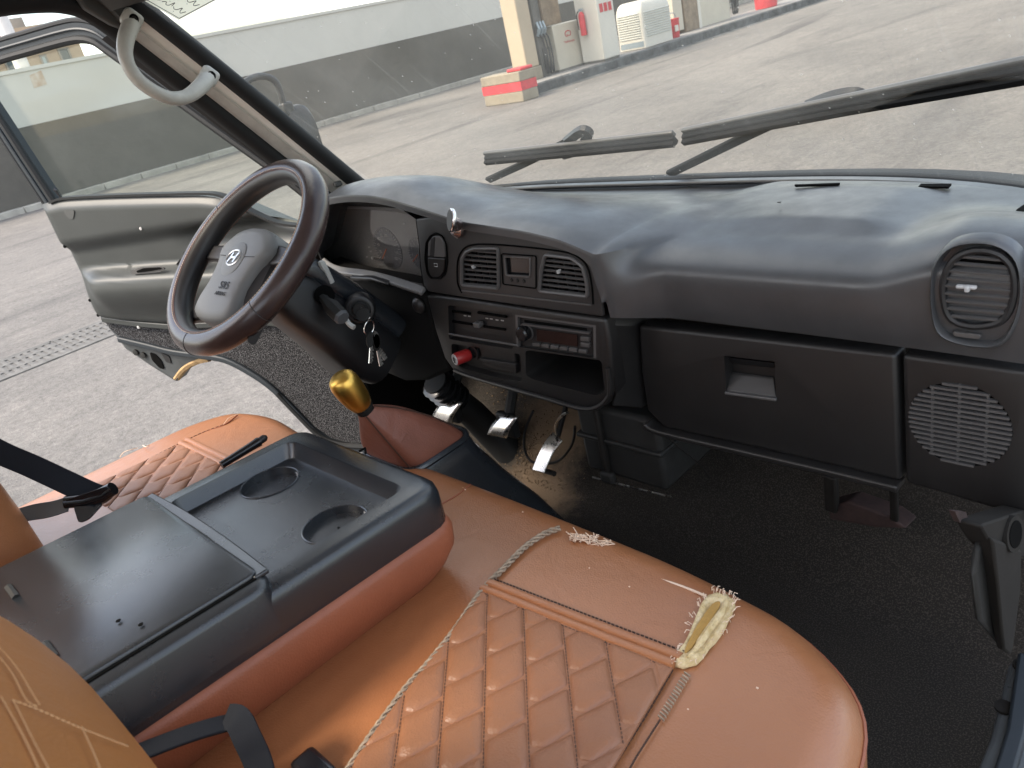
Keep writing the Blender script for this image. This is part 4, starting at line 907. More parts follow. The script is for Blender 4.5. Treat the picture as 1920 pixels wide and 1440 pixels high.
cut(spk, lathe([(sr, 0), (sr, .022)], sc_ + V(0, -.012, 0), (0, 1, 0), 40))
O('speaker_cone', lathe([(sr - .001, .0085), (sr - .001, .0095), (.02, .016), (.001, .013)], sc_ + V(0, 0, 0), (0, 1, 0), 30), 'deep_black', dash)
n_b = 17
for k in range(n_b):
    zz = -sr + (k + .5) * 2 * sr / n_b; hw_ = math.sqrt(sr * sr - zz * zz) - .0005
    O('grille_bar', bar([sc_ + V(-hw_, .0005, zz), sc_ + V(hw_, .0005, zz)], .0030, .005, up=(0, 0, 1)), 'vent_grey', spk, sm=False)
for xx in (-.03, 0, .03):
    hh = math.sqrt(sr * sr - xx * xx); O('grille_rib', bar([sc_ + V(xx, .002, -hh), sc_ + V(xx, .002, hh)], .003, .003, up=(1, 0, 0)), 'vent_grey', spk, sm=False)
# round side vent in its pod
VY = -.034
vo_px = [(1752, 500), (1775, 468), (1815, 455), (1865, 458), (1900, 480), (1914, 520), (1912, 570), (1900, 610), (1880, 640), (1850, 651), (1790, 642), (1758, 622), (1747, 580), (1746, 540)]
vp = [P(a_, b_, y=VY) for a_, b_ in vo_px]; vc = sum(vp) / len(vp)
def vs_ring(k, dy): return smooth_path([V(vc[0] + (p[0] - vc[0]) * k, VY + dy, vc[2] + (p[2] - vc[2]) * k) for p in vp], 3, True)
pod = O('vent_pod', loft([vs_ring(1.07, .020), vs_ring(1.06, .006), vs_ring(1.03, .000), vs_ring(.99, -.002), vs_ring(.955, .001), vs_ring(.93, .012)], False, True), 'dash', dash, ang=60)
vi_px = [(1768, 545), (1775, 510), (1795, 482), (1830, 470), (1868, 475), (1893, 495), (1902, 525), (1900, 560), (1888, 590), (1868, 606), (1830, 612), (1795, 605), (1775, 585)]
vin = [P(a_, b_, y=VY + .002) for a_, b_ in vi_px]
v2 = O('air_vent', tube(smooth_path(vin, 3, True), .0042, 8, closed=True), 'black', dash)
cut_c = sum(vin) / len(vin)
O('vent_recess', prism(smooth_path([p + V(0, .006, 0) for p in vin], 3, True), (0, .002, 0)), 'deep_black', v2, sm=False)
for k in range(9):
    yy = 483 + k * 14.2; cand = [t for t in np.linspace(1760, 1910, 80) if scan_in(vi_px, t, yy + .085 * (t - 1835))]
    if len(cand) > 5:
        a_, b_ = cand[0], cand[-1]; O('slat', bar([P(a_, yy + .085 * (a_ - 1835), y=VY + .001), P(b_, yy + .085 * (b_ - 1835), y=VY + .001)], .0024, .004, up=(0, -.3, 1)), 'vent_grey', v2, sm=False)
O('tab', J(box(P(1812, 538, y=VY - .002), (.020, .006, .004)), box(P(1814, 541, y=VY - .004), (.005, .008, .007))), 'print_light', v2, bev=.0015)
O('thumb_wheel', prism(round_poly([P(a_, b_, y=VY + .002) for a_, b_ in ((1785, 622), (1840, 628), (1836, 637), (1788, 631))], .004), (0, .006, 0)), 'vent_grey', pod, bev=.001)
O('end_vent', prism(round_poly([P(a_, b_, z=.668) for a_, b_ in ((1904, 398), (1935, 378), (1960, 400), (1935, 414), (1908, 412))], .006), (0, 0, .003)), 'deep_black', dash)
# ================================================================== STEERING WHEEL, COLUMN, KEYS
SWC = V(-.548, -.306, .731); th, yw = .906, .045
SN = V(math.sin(yw) * math.cos(th), -math.cos(yw) * math.cos(th), math.sin(th)); S1 = V(math.cos(yw), math.sin(yw), 0); S2 = np.cross(SN, S1)
def S(u, v, o=0.0): return SWC + S1 * u + S2 * v + SN * o
sw = E('steering_wheel', (0, 0, 0), 'steering wheel with dark brown leather cover and grey airbag hub', 'steering wheel')
RR, rt = .1795, .0232
def rim_geo(b0, b1, r, nb, na=96):
    return grid(lambda a_, b_: S((RR + r * math.cos(b_)) * math.cos(a_), (RR + r * math.cos(b_)) * math.sin(a_), r * math.sin(b_)), np.linspace(0, 2 * PI, na + 1), np.linspace(b0, b1, nb))
def wob(a_): return 1 + .012 * math.sin(9 * a_) + .008 * math.sin(23 * a_ + 1)
rim = O('rim_cover', grid(lambda a_, b_: S((RR + rt * wob(a_) * math.cos(b_)) * math.cos(a_), (RR + rt * wob(a_) * math.cos(b_)) * math.sin(a_), rt * math.sin(b_)), np.linspace(0, 2 * PI, 121), np.linspace(-PI * .62, PI * .62, 18)), 'wheel_leather', sw)
O('rim_inner_band', rim_geo(PI * .615, 2 * PI - PI * .615, rt * .975, 12), 'wheel_black', rim)
for bb_ in (.60, .64, -.62):
    pth = [S((RR + rt * 1.01 * math.cos(PI * bb_)) * math.cos(a_), (RR + rt * 1.01 * math.cos(PI * bb_)) * math.sin(a_), rt * 1.01 * math.sin(PI * bb_)) for a_ in np.linspace(0, 2 * PI, 200)]
    O('rim_stitching', stitches(pth, .0055, .0036, .0009, .0007, SN), 'thread_light' if bb_ == .60 else 'leather_boot', rim, sm=False)
for a_ in (rad(-92), rad(-35), rad(150)):
    O('cover_seam', tube([S((RR + rt * 1.005 * math.cos(b_)) * math.cos(a_), (RR + rt * 1.005 * math.cos(b_)) * math.sin(a_), rt * 1.005 * math.sin(b_)) for b_ in np.linspace(-1.9, 1.9, 16)], .0008, 5), 'wheel_black', rim)
out_ = [(-.073, -.02), (-.088, .012), (-.062, .043), (-.03, .055), (0, .058), (.03, .055), (.062, .043), (.088, .012), (.073, -.02), (.066, -.07), (.072, -.11), (.058, -.132), (.02, -.139), (-.02, -.139), (-.058, -.132), (-.072, -.11), (-.066, -.07)]
def hub_ring(k, o, ko=0): return smooth_path([S(u * k, (v + .04) * k - .04, o) for u, v in out_], 3, True)
hub = O('airbag_cover', loft([hub_ring(1.0, -.045), hub_ring(1.0, -.012), hub_ring(.985, -.002), hub_ring(.94, .006), hub_ring(.80, .011), hub_ring(.5, .014), hub_ring(.2, .015)]), 'airbag_grey', sw, ang=60)
for sg in (-1, 1):
    O('hub_shoulder', loft([[S(sg * (.060 + k * .022) + sg * 0, v, -.004 - .012 * k + dz) for v, dz in ((.044 - .02 * k, 0), (.02, .004), (-.02, .004), (-.06, .003), (-.10, .002), (-.125 + .01 * k, -.002), (-.12, -.02), (-.05, -.022), (.03, -.022))] for k in (0, .5, 1)]), 'airbag_dark', sw)
    O('spoke', loft([[S(sg * u, .008 + a_, -.016 + b_) for a_, b_ in rrect(h_, .016, .006)] for u, h_ in ((.07, .045), (.11, .034), (.15, .032), (.178, .042))]), 'wheel_black', sw)
    O('spoke', loft([[S(sg * u, v + a_, -.018 + b_) for a_, b_ in rrect(h_, .016, .006)] for u, v, h_ in ((.055, -.112, .035), (.085, -.122, .028), (.115, -.132, .028), (.135, -.14, .035))]), 'wheel_black', sw)
O('badge_oval', loft([[S(math.cos(t) * .033 * k, math.sin(t) * .035 * k - .018, o) for t in np.linspace(0, 2 * PI, 32, endpoint=False)] for k, o in ((1, .010), (1, .0148), (.95, .0158))]), 'airbag_grey', hub)
for sg in (-1, 1): O('cover_groove', tube([S(sg * .034, -.012, .0152), S(sg * .062, -.010, .0126)], .0007, 5), 'print_grey', hub)
# emblem: oval ring with a slanted H
eo = .0163
emb = O('emblem', tube([S(math.cos(t) * .0215, math.sin(t) * .0155 - .016, eo) for t in np.linspace(0, 2 * PI, 36, endpoint=False)], .0016, 6, closed=True), 'logo_silver', hub)
def em(pts, w_): return bar(smooth_path([S(u * .001, v * .001 - .016, eo + .0004) for u, v in pts], 4), .0016, w_, up=SN)
O('emblem_letter', J(em([(-13, -9.5), (-9, -2), (-6.5, 9.5)], .0042), em([(6.5, -9.5), (9, 2), (13, 9.5)], .0042), em([(-9, -3), (-3, .5), (3, -.5), (9, 3)], .0038)), 'logo_silver', hub)
text('srs_lettering', 'SRS', .021, S(.018, -.072, .0158), S1, S2, 'print_grey', hub)
text('airbag_lettering', 'AIRBAG', .0105, S(.019, -.088, .0156), S1, S2, 'print_grey', hub)
O('hub_back', lathe([(.055, -.04), (.06, -.06), (.05, -.085), (.035, -.10)], SWC + S2 * -.03, SN, 24), 'black', sw)

colu = E('steering_column', (0, 0, 0), 'black steering column cowl with ignition lock behind the wheel', 'steering column')
AX = -SN
def col_ring(s, w_, up_, dn, r): 
    ps = rrect(w_, up_ + dn, r, 4); return [SWC + AX * s + S1 * a_ + S2 * (b_ + (up_ - dn) / 2) for a_, b_ in ps]
O('lower_cowl', loft([col_ring(.085, .10, .02, .065, .03), col_ring(.12, .115, .03, .075, .03), col_ring(.22, .135, .03, .085, .035), col_ring(.30, .155, .03, .10, .04), col_ring(.35, .15, .03, .09, .04)]), 'black', colu, ang=60)
O('upper_cowl', loft([col_ring(.075, .085, .045, -.012, .012), col_ring(.11, .105, .062, -.015, .02), col_ring(.20, .125, .068, -.015, .025), col_ring(.34, .145, .066, -.01, .025)]), 'console', colu, ang=60)
lk = P(675, 580, x=-.462); la = V(.80, -.55, .12); la /= np.linalg.norm(la)
O('lock_surround', lathe([(.030, -.03), (.030, .000), (.026, .007), (.021, .008), (.020, .000)], lk, la, 24), 'black', colu)
O('lock_barrel', lathe([(.0165, -.005), (.0165, .008), (.0135, .011), (.012, .009)], lk, la, 20), 'bracket_dark', colu)
st0, st1 = P(612, 566, x=-.47), P(640, 594, x=-.425)
O('control_stalk', tube([P(596, 545, x=-.50), st0, st0 * .6 + st1 * .4, st1], [.008, .010, .016, .0155], 8), 'bracket_dark', colu)
O('stalk_cap', lathe([(.0155, 0), (.0125, .006), (.004, .007)], st1, st1 - st0, 8), 'console_light', colu)
O('stalk_socket', lathe([(.017, 0), (.019, .006), (.013, .008)], P(609, 553, x=-.482), (.8, -.5, .2), 16), 'deep_black', colu)
O('wiper_stalk', tube([P(622, 530, x=-.50), P(612, 508, x=-.50), P(603, 494, x=-.50), P(601, 490, x=-.50)], [.006, .006, .0075, .005], 8), 'handle_grey', colu)
O('cowl_screw', lathe([(.011, 0), (.011, .005), (.006, .006)], P(531, 578, x=-.535), (.4, -.8, .2), 10), 'bracket_dark', colu)
O('lower_stalk', tube(smooth_path([P(647, 596, x=-.44), P(655, 608, x=-.43), P(664, 614, x=-.42)], 4), .005, 8), 'handle_grey', colu)
ks = E('key_bunch', (0, 0, 0), 'bunch of keys on a ring hanging from the ignition lock', 'keys')
kx = -.428
k0 = lk + la * .010; k1 = P(689, 600, x=kx)
O('ignition_key', J(bar([k0, (k0 + k1) / 2 + V(.003, 0, .004), k1], .014, .003, up=(0, .7, .7))), 'steel', ks, bev=.001)
O('key_head', lathe([(.006, -.0015), (.0135, -.0015), (.0135, .0015), (.006, .0015)], P(681, 590, x=-.436), (.5, -.5, .6), 20), 'bracket_dark', ks)
rc = P(692, 614, x=kx); rv = P(692, 601, x=kx)
rr_ = np.linalg.norm(rv - rc); e_a = V(0, .75, .3); e_a /= np.linalg.norm(e_a); e_b = V(.2, -.2, 1); e_b /= np.linalg.norm(e_b)
O('split_ring', tube([rc + e_a * math.cos(t) * rr_ + e_b * math.sin(t) * rr_ for t in np.linspace(0, 2 * PI, 32, endpoint=False)], .0011, 6, closed=True), 'chrome', ks)
def key(pa, pb, tip, wd, mt):
    A, B_, C2 = P(*pa, x=kx), P(*pb, x=kx), P(*tip, x=kx)
    O('key_bow', prism(smooth_path([A + (B_ - A) * t + V(0, s * wd, s * wd * .5) for t, s in ((0, .3), (.3, 1), (.8, 1), (1, .4), (1, -.4), (.8, -1), (.3, -1), (0, -.3))], 3, True), (.003, 0, 0)), mt, ks)
    bl = bar([B_, C2], .006, .0022, up=(0, .8, .3)); tk = [box(B_ + (C2 - B_) * t + V(0, .004, .0), (.002, .004, .004)) for t in (.3, .5, .7, .9)]
    O('key_blade', J(bl, *tk), 'steel', ks, sm=False)
key((690, 624), (696, 648), (694, 681), .009, 'bracket_dark'); key((700, 622), (708, 650), (722, 674), .007, 'steel'); key((702, 628), (708, 655), (714, 686), .008, 'bracket_grey')

# ================================================================== GEAR LEVER
gl_ = E('gear_lever', (0, 0, 0), 'gear lever with gold knob, red brown leather boot and black housing', 'gear lever')
ca, cb = P(683, 766, x=-.26), P(636, 706, x=-.26); kd = (cb - ca) / np.linalg.norm(cb - ca); kl = np.linalg.norm(cb - ca)
O('knob', lathe([(.014, .004), (.018, .008), (.0222, kl * .30), (.0246, kl * .58), (.0246, kl * .80), (.0218, kl * .94), (.0165, kl * 1.0), (.006, kl * 1.02)], ca, kd, 28), 'gold', gl_, ang=70)
O('collar', lathe([(.0145, -.006), (.0155, 0), (.0145, .005)], ca, kd, 20), 'bracket_grey', gl_)
O('lever_shaft', tube([ca - kd * .01, V(-.28, -.20, .35)], .008, 8), 'bracket_dark', gl_)
gx, gy, gw, gh_ = -.290, -.238, .164, .146
def hring(z, w_, h_, dy, r=.035): return [V(gx + a_, gy + dy + b_, z) for a_, b_ in rrect(w_, h_, r, 5)]
O('housing', loft([hring(.02, .25, .34, .085), hring(.15, .215, .275, .052), hring(.25, .19, .21, .022), hring(.325, .178, .164, .004), hring(.350, .172, .154, .0), hring(.357, .164, .146, .0), hring(.358, .154, .136, .0)]), 'console', gl_, ang=60)
O('housing_rim', tube(hring(.357, .164, .146, .0, .034), .006, 8, closed=True), 'console', gl_)
def boot(k):     # from housing rim up to the collar, with soft folds
    t = k / 9; c_ = V(gx, gy, .357) * (1 - t) + (ca - kd * .006) * t; c_ = c_ + V(0, .004 * math.sin(PI * t), .002 * math.sin(PI * t))
    sq, out = rrect(gw * .96, gh_ * .96, .035, 5), []
    ti = t ** 1.35
    for i, (a_, b_) in enumerate(sq):
        an = math.atan2(b_, a_); fold = 1 + .085 * math.sin(3 * an + 1.1 + 2.0 * t) * math.sin(PI * t) + .04 * math.sin(7 * an + 3 * t) * math.sin(PI * t)
        rx, ry = (a_ * (1 - ti) + .0155 * math.cos(an) * ti) * fold, (b_ * (1 - ti) + .0155 * math.sin(an) * ti) * fold
        ax2 = V(0, 1, 0) * (1 - t) + np.cross(kd, V(1, 0, 0)) * t * (1 if np.cross(kd, V(1, 0, 0))[1] > 0 else -1)
        out.append(c_ + V(1, 0, 0) * rx + ax2 * ry)
    return out
bo = O('boot', loft([boot(k) for k in range(10)], False, False), 'leather_boot', gl_, ang=80, sub=1)
O('boot_seam', tube([boot(k)[5] + V(.001, 0, .001) for k in range(10)], .0012, 5), 'thread_dark', bo)
O('boot_seam', tube([boot(k)[20] + V(.001, 0, .001) for k in range(10)], .0012, 5), 'thread_dark', bo)

# ================================================================== PEDALS, UNDER DASH
def pedal(nm, lab, px, x, y, arm_to, curl):
    e = E(nm, (0, 0, 0), lab, 'pedal', 'foot pedals')
    q = [P(a_, b_, y=y) for a_, b_ in px]
    def f(u, v):
        p = (q[0] * (1 - u) + q[1] * u) * (1 - v) + (q[3] * (1 - u) + q[2] * u) * v
        return p + V(0, -curl * .8 * math.sin(PI * v) - curl * 1.6 * (v - .5), 0)
    g_ = grid(f, np.linspace(0, 1, 6), np.linspace(0, 1, 9)); k = len(g_[0])
    o = O('plate', g_, 'steel', e); md = o.modifiers.new('solid', 'SOLIDIFY'); md.thickness = .004; md.offset = 0
    c_ = sum(q) / 4
    O('rubber_pad', box(c_ + V(0, .014, -.004), (.055, .018, .06)), 'rubber', e, bev=.006)
    O('arm', tube(smooth_path([c_ + V(0, .018, 0), c_ + V(.0, .05, .06), np.array(arm_to)], 5), .012, 8), 'bracket_dark', e)
    return e
pedal('clutch_pedal', 'clutch pedal with bright metal plate, leftmost of the three pedals', [(827, 752), (861, 758), (851, 792), (815, 783)], -.6, .05, (-.60, .26, .42), .012)
pedal('brake_pedal', 'brake pedal with bright metal plate, middle of the three pedals', [(934, 781), (966, 784), (956, 817), (920, 810)], -.47, .06, (-.44, .26, .42), .012)
ac = E('accelerator_pedal', (0, 0, 0), 'long narrow bright accelerator pedal on the dirty floor', 'pedal', 'foot pedals')
acp = [(1046, 818), (1030, 838), (1018, 862), (1009, 884)]; ap_ = [P(a_, b_, y=.135 - i * .022) for i, (a_, b_) in enumerate(acp)]
O('plate', bar(smooth_path(ap_, 4), .004, .036, up=(0, -.7, .6)), 'steel', ac, bev=.0015)
O('arm', tube([ap_[0], ap_[0] + V(.0, .04, .05), ap_[0] + V(.01, .09, .16)], .006, 8), 'bracket_dark', ac)
O('hinge', tube([ap_[-1] + V(-.02, .02, -.01), ap_[-1] + V(.03, .02, -.01)], .006, 8), 'bracket_dark', ac)
cbk = E('control_cable', (0, 0, 0), 'thin black cable looping round the accelerator pedal', 'cable')
O('cable', tube(smooth_path([P(1000, 770, y=.12), P(984, 810, y=.10), P(985, 848, y=.10), P(1003, 868, y=.10), P(1045, 865, y=.13), P(1072, 835, y=.13), P(1078, 800, y=.10)], 6), .003, 6), 'rubber', cbk)
O('cable_end', tube(smooth_path([P(1043, 815, y=.12), P(1042, 795, y=.11), P(1055, 778, y=.1), P(1064, 774, y=.1)], 5), .003, 6), 'steel', cbk)
shf = E('steering_shaft', (0, 0, 0), 'black steering shaft in a ribbed rubber sleeve going down to the floor', 'shaft')
s0, s1, s2 = P(815, 716, y=.04), P(885, 775, y=.13), P(960, 850, y=.18)
O('tube', tube([s0, s1, s2, s2 + (s2 - s1) * .25], [.030, .036, .04, .05], 14), 'rubber', shf)
for t in np.linspace(.05, .55, 5): O('sleeve_rib', lathe([(.033, -.004), (.040, 0), (.033, .004)], s0 + (s1 - s0) * t, s1 - s0, 16), 'gloss_black', shf)
hb = E('heater_box', (0, 0, 0), 'black heater box with a strap under the centre stack', 'heater')
hx0, hx1 = P(1085, 800, y=.03)[0], P(1240, 850, y=.03)[0]
O('case', bb(hx0, hx1, .03, .25, .185, .335), 'bracket_dark', hb, bev=.01)
O('flange', bb(hx0 - .004, hx1 + .004, .022, .255, .262, .272), 'bracket_dark', hb, bev=.003)
O('strap', bb(hx0 + .055, hx0 + .067, .016, .028, .18, .34), 'bracket_grey', hb, bev=.003)
O('clip', box((hx0 + .063, .018, .19), (.03, .016, .024)), 'bracket_dark', hb, bev=.005)
O('edge_wire', tube([(hx0 + .02, .02, .176), (hx1 + .01, .025, .182)], .0018, 6), 'steel', hb)
fb = E('blower_bracket', (0, 0, 0), 'dusty reddish metal bracket hanging under the glovebox', 'bracket')
O('leg', bar([P(1558, 890, y=.10), P(1560, 955, y=.12)], .016, .02, up=(0, 1, 0)), 'bracket_grey', fb, bev=.003); O('leg', bar([P(1675, 905, y=.10), P(1678, 975, y=.12)], .010, .012, up=(0, 1, 0)), 'bracket_grey', fb, bev=.003)
O('shelf', prism(PL([(1550, 950), (1590, 940), (1670, 970), (1700, 992), (1640, 990), (1556, 975)], y=.12), (0, .05, -.01)), 'rust_red', fb, bev=.004)
O('sagging_wire', tube(smooth_path([P(1245, 812, y=.05), P(1275, 840, y=.06), P(1310, 868, y=.08), P(1330, 895, y=.1)], 5), .0016, 5), 'bracket_grey', fb)
br = E('pillar_foot', (0, 0, 0), 'grey tapering bracket with a round hole at the right of the footwell', 'bracket')
O('leg', loft([[P(a_, b_, x=.615) + V(dx, 0, 0) for a_, b_, dx in rg] for rg in ([(1862, 1010, 0), (1916, 1030, 0), (1925, 1030, -.02), (1868, 1005, -.02)], [(1872, 1100, 0), (1914, 1110, 0), (1922, 1105, -.02), (1880, 1095, -.02)], [(1880, 1190, 0), (1900, 1215, 0), (1908, 1205, -.015), (1886, 1185, -.015)], [(1884, 1222, 0), (1896, 1230, 0), (1902, 1226, -.012), (1888, 1220, -.012)])]), 'bracket_grey', br, bev=.004)
O('gusset', prism(PL([(1850, 1000), (1872, 1060), (1882, 1215), (1840, 1165), (1830, 1080), (1838, 1030)], x=.60), (-.008, 0, 0)), 'bracket_dark', br, bev=.004)
O('head', prism(round_poly(PL([(1838, 985), (1870, 975), (1925, 955), (1960, 1000), (1935, 1045), (1880, 1045), (1858, 1020)], x=.61), .02), (-.025, 0, 0)), 'bracket_grey', br, bev=.006)
O('hole_ring', lathe([(.021, .0), (.021, .006), (.016, .006), (.016, -.002)], P(1893, 1000, x=.612), (1, -.1, .2), 22), 'bracket_grey', br); O('hole', lathe([(.0158, .0062), (.0155, .0068)], P(1893, 1000, x=.612), (1, -.1, .2), 22), 'deep_black', br)
O('tab', prism(round_poly(PL([(1790, 958), (1812, 960), (1818, 985), (1800, 980)], x=.59), .006), (-.006, 0, 0)), 'rust_red', br)
sl = E('door_sill', (0, 0, 0), 'scuffed grey metal sill strip at the lower right corner', 'sill')
O('strip', prism(PL([(1893, 1238), (1935, 1246), (1960, 1500), (1808, 1500), (1858, 1380)], z=.10), (0, 0, -.03)), 'sill_plate', sl, bev=.006)
O('edge', bar(PL([(1925, 1235), (1905, 1380), (1870, 1500)], z=.112), .02, .02), 'frame_paint', sl, bev=.004)
for a_, b_ in ((1882, 1328), (1916, 1250)): O('screw', lathe([(.011, 0), (.011, .004), (.006, .005)], P(a_, b_, z=.101), (0, 0, 1), 12), 'bracket_grey', sl)
# sandy dirt trodden into the driver's carpet: one lumpy patch
def dirt(cx, cy, rx, ry, seed, z0=.004):
    rnd = random.Random(seed); gs = []
    for _ in range(420):
        a_, r_ = rnd.uniform(0, 2 * PI), abs(rnd.gauss(0, .5)); x, y = cx + rx * r_ * math.cos(a_), cy + ry * r_ * math.sin(a_)
        z = .0 if y < .12 else min(.30, (y - .12) * .95); s = rnd.uniform(.0015, .0045)
        v = [(x + s * math.cos(k * 2.1 + a_) * rnd.uniform(.6, 1), y + s * math.sin(k * 2.1 + a_), z + .001) for k in range(3)] + [(x, y, z + s * .8 + .001)]
        gs.append((v, [(0, 1, 3), (1, 2, 3), (2, 0, 3), (2, 1, 0)]))
    return J(*gs)
d0 = P(1000, 880, z=.0)
dt = O('sand', J(dirt(d0[0], d0[1], .14, .12, 1), dirt(d0[0] + .06, d0[1] - .08, .14, .09, 2), dirt(d0[0] - .12, d0[1] + .12, .12, .1, 4)), 'dirt', sm=False); dt['kind'] = 'stuff'; dt['label'] = 'sandy dirt trodden into the dark carpet by the pedals'; dt['category'] = 'dirt'
# ================================================================== SEATS
def inset(ol, d):
    n = len(ol); out = []
    for i in range(n):
        t = ol[(i + 1) % n] - ol[i - 1]; t = t / (np.linalg.norm(t) + 1e-9); out.append(ol[i] + np.array([-t[1], t[0]]) * d)
    return out
def cushion_rings(ol, zb, zt_, r, crown=.008, nr=7):
    ol = [np.array(p, float) for p in ol]; rings = [[V(p[0], p[1], zb) for p in inset(ol, .01)], [V(p[0], p[1], zt_ - r * 1.7) for p in ol], [V(p[0], p[1], zt_ - r * 1.05) for p in ol]]
    for k in range(1, nr + 1):
        a_ = PI / 2 * k / nr; rings.append([V(p[0], p[1], zt_ - r + r * math.sin(a_)) for p in inset(ol, r * (1 - math.cos(a_)))])
    base = inset(ol, r); c_ = sum(base) / len(base)
    for s in (.9, .7, .45, .2): rings.append([V(*(c_ + (p - c_) * s), zt_ + crown * (1 - s * s)) for p in base])
    return rings
def plan(pts, r, n=6): return [p[:2] for p in round_poly([V(a_, b_, 0) for a_, b_ in pts], r, n)]
def clip_poly(poly, hull):
    out = [np.array(p, float) for p in poly]
    for a_, b_ in zip(hull, hull[1:] + hull[:1]):
        a_, b_ = np.array(a_), np.array(b_); e_ = b_ - a_; nn = np.array([-e_[1], e_[0]]); src, out = out, []
        for i, p in enumerate(src):
            q = src[i - 1]; dp, dq = (p - a_) @ nn, (q - a_) @ nn
            if (dp >= 0) != (dq >= 0): out.append(q + (p - q) * dq / (dq - dp))
            if dp >= 0: out.append(p)
        if len(out) < 3: return []
    return out
def area(p): return .5 * sum(a_[0] * b_[1] - b_[0] * a_[1] for a_, b_ in zip(p, p[1:] + p[:1]))
def pads(parent, hull, z, mat, org, l1=.057, l2=.0485, h_=.0054, nm='quilt_pad'):
    if area(hull) < 0: hull = hull[::-1]
    a_, b_ = np.array([.707, -.707]) * l1, np.array([.43, .90]) * l2; cnt = 0; seams = []
    for i in range(-14, 15):
        for j in range(-14, 15):
            o = np.array(org) + a_ * (i + (.70 * j) % 1) + b_ * j
            cell = [o + a_ * .02, o + a_ * .90, o + a_ * 1.07 + b_ * .30, o + a_ * .97 + b_ * .975, o + a_ * .01 + b_ * .975]
            if area(cell) < 0: cell = cell[::-1]
            c2 = clip_poly(cell, hull)
            if not c2 or abs(area(c2)) < 6e-5: continue
            c2 = [p[:2] for p in round_poly([V(p[0], p[1], 0) for p in c2], .004, 2)]
            m_ = sum(c2) / len(c2); big = min(1, math.sqrt(abs(area(c2)) / (l1 * l2 * .93)))
            rings = [[V(*(m_ + (p - m_) * s), z + h_ * big * hh) for p in c2] for s, hh in ((1, -.25), (.96, .20), (.88, .50), (.74, .80), (.52, .96), (.25, 1.0))]
            O(nm, loft(rings, False, True), mat, parent, ang=75); cnt += 1
    for j in range(-14, 15):        # sewn rows between the columns of pads
        pts = [np.array(org) + a_ * k * .1 + b_ * (j - .012) for k in range(-140, 141)]
        ins = [p for p in pts if all(((q2[0] - q1[0]) * (p[1] - q1[1]) - (q2[1] - q1[1]) * (p[0] - q1[0])) > 0 for q1, q2 in zip(hull, hull[1:] + hull[:1]))]
        if len(ins) > 8: O('row_stitching', stitches([V(p[0], p[1], z + .0005) for p in ins], .0050, .0033, .0010, .0010), 'thread_dark', parent, sm=False)
    return cnt
SZ = .362
bench = E('bench_cushion', (0, 0, 0), 'tan leather double seat cushion with quilted panel and torn corner', 'seat')
bol = plan([(-.30, -.87), (.600, -.87), (.600, -.283), (-.30, -.262)], .0001, 2)
ol = [p[:2] for p in round_poly([V(-.37, -.87, 0), V(.605, -.87, 0), V(.605, -.50, 0), V(.572, -.355, 0), V(.475, -.293, 0), V(.30, -.270, 0), V(.0, -.262, 0), V(-.37, -.262, 0)], .07, 5)]
if area(ol) < 0: ol = ol[::-1]
O('cushion', loft(cushion_rings(ol, .17, SZ, .05, .002)), 'leather', bench, ang=75)
edge = cushion_rings(ol, .17, SZ, .05)
O('edge_piping', tube([p + V(0, 0, .001) for p in edge[3]], .0028, 6, closed=True), 'leather_red', bench)
def Q(px, py, o=0.0): return P(px, py, z=SZ + .004 + o)
qa, qb, qc, qd = Q(905, 1110), Q(1262, 1256), Q(1105, 1520), Q(596, 1520)
pads(bench, [tuple(p[:2]) for p in (qa, qb, qc, qd)], SZ + .007, 'leather_quilt', Q(985, 1182)[:2])
O('quilt_base', prism([qa + V(0, 0, .001), qb + V(0, 0, .001), qc + V(0, 0, .001), qd + V(0, 0, .001)], (0, 0, .003)), 'leather_quilt', bench, sm=False)
# double welt in front of the quilt
for k, off in enumerate((0, .012)):
    pth = [Q(905, 1106) + V(0, off, .003), Q(1083, 1178) + V(0, off, .003), Q(1265, 1250) + V(0, off, .003)]
    O('welt', tube(smooth_path(pth, 5), .0042, 8, up=(0, 0, 1), r2=.0062), 'leather', bench)
    O('welt_stitching', stitches(smooth_path([p + V(0, .0085 if k else -.0075, .0) for p in pth], 5), .0055, .0036, .0011, .0015), 'thread_dark', bench, sm=False)
# frayed corded seam between the plain and the quilted seat
sm_px = [(1050, 990), (1022, 1000), (985, 1025), (948, 1062), (905, 1106), (852, 1182), (806, 1240), (760, 1292), (706, 1365), (660, 1432), (600, 1520)]
def edge_z(p):           # follow the rolled front edge
    d = (-.262 - p[1]); return SZ if d > .05 else SZ - .05 + math.sqrt(max(0, .05 ** 2 - (.05 - d) ** 2))
sp_ = []
for a_, b_ in sm_px:
    p = P(a_, b_, z=SZ)
    for _ in range(3): p = P(a_, b_, z=edge_z(p) + .0065)
    sp_.append(p)
pth = resample(smooth_path(sp_, 8), .004)
ps_, fr_ = frames(pth, False, (0, 0, 1))
for ph in (0, PI * .66, PI * 1.33):
    O('seam_cord', tube([p + a_ * .0028 * math.cos(i * .85 + ph) + b_ * .0028 * math.sin(i * .85 + ph) for i, (p, (t, a_, b_)) in enumerate(zip(ps_, fr_))], .0017, 5), 'cord', bench)
O('cord_fray', stitches(pth, .0045, .0065, .001, .002, slant=1.2), 'cord', bench, sm=False)
O('right_seam', stitches(resample([Q(1262, 1256), Q(1210, 1345), Q(1150, 1440), Q(1105, 1520)], .01), .006, .0045, .0012, .0016), 'thread_dark', bench, sm=False)
O('zip_stitching', stitches(resample([Q(1290, 1262), Q(1262, 1310), Q(1238, 1350)], .01), 0.0042, .008, .0012, .0018, slant=1.25), 'cord', bench, sm=False)
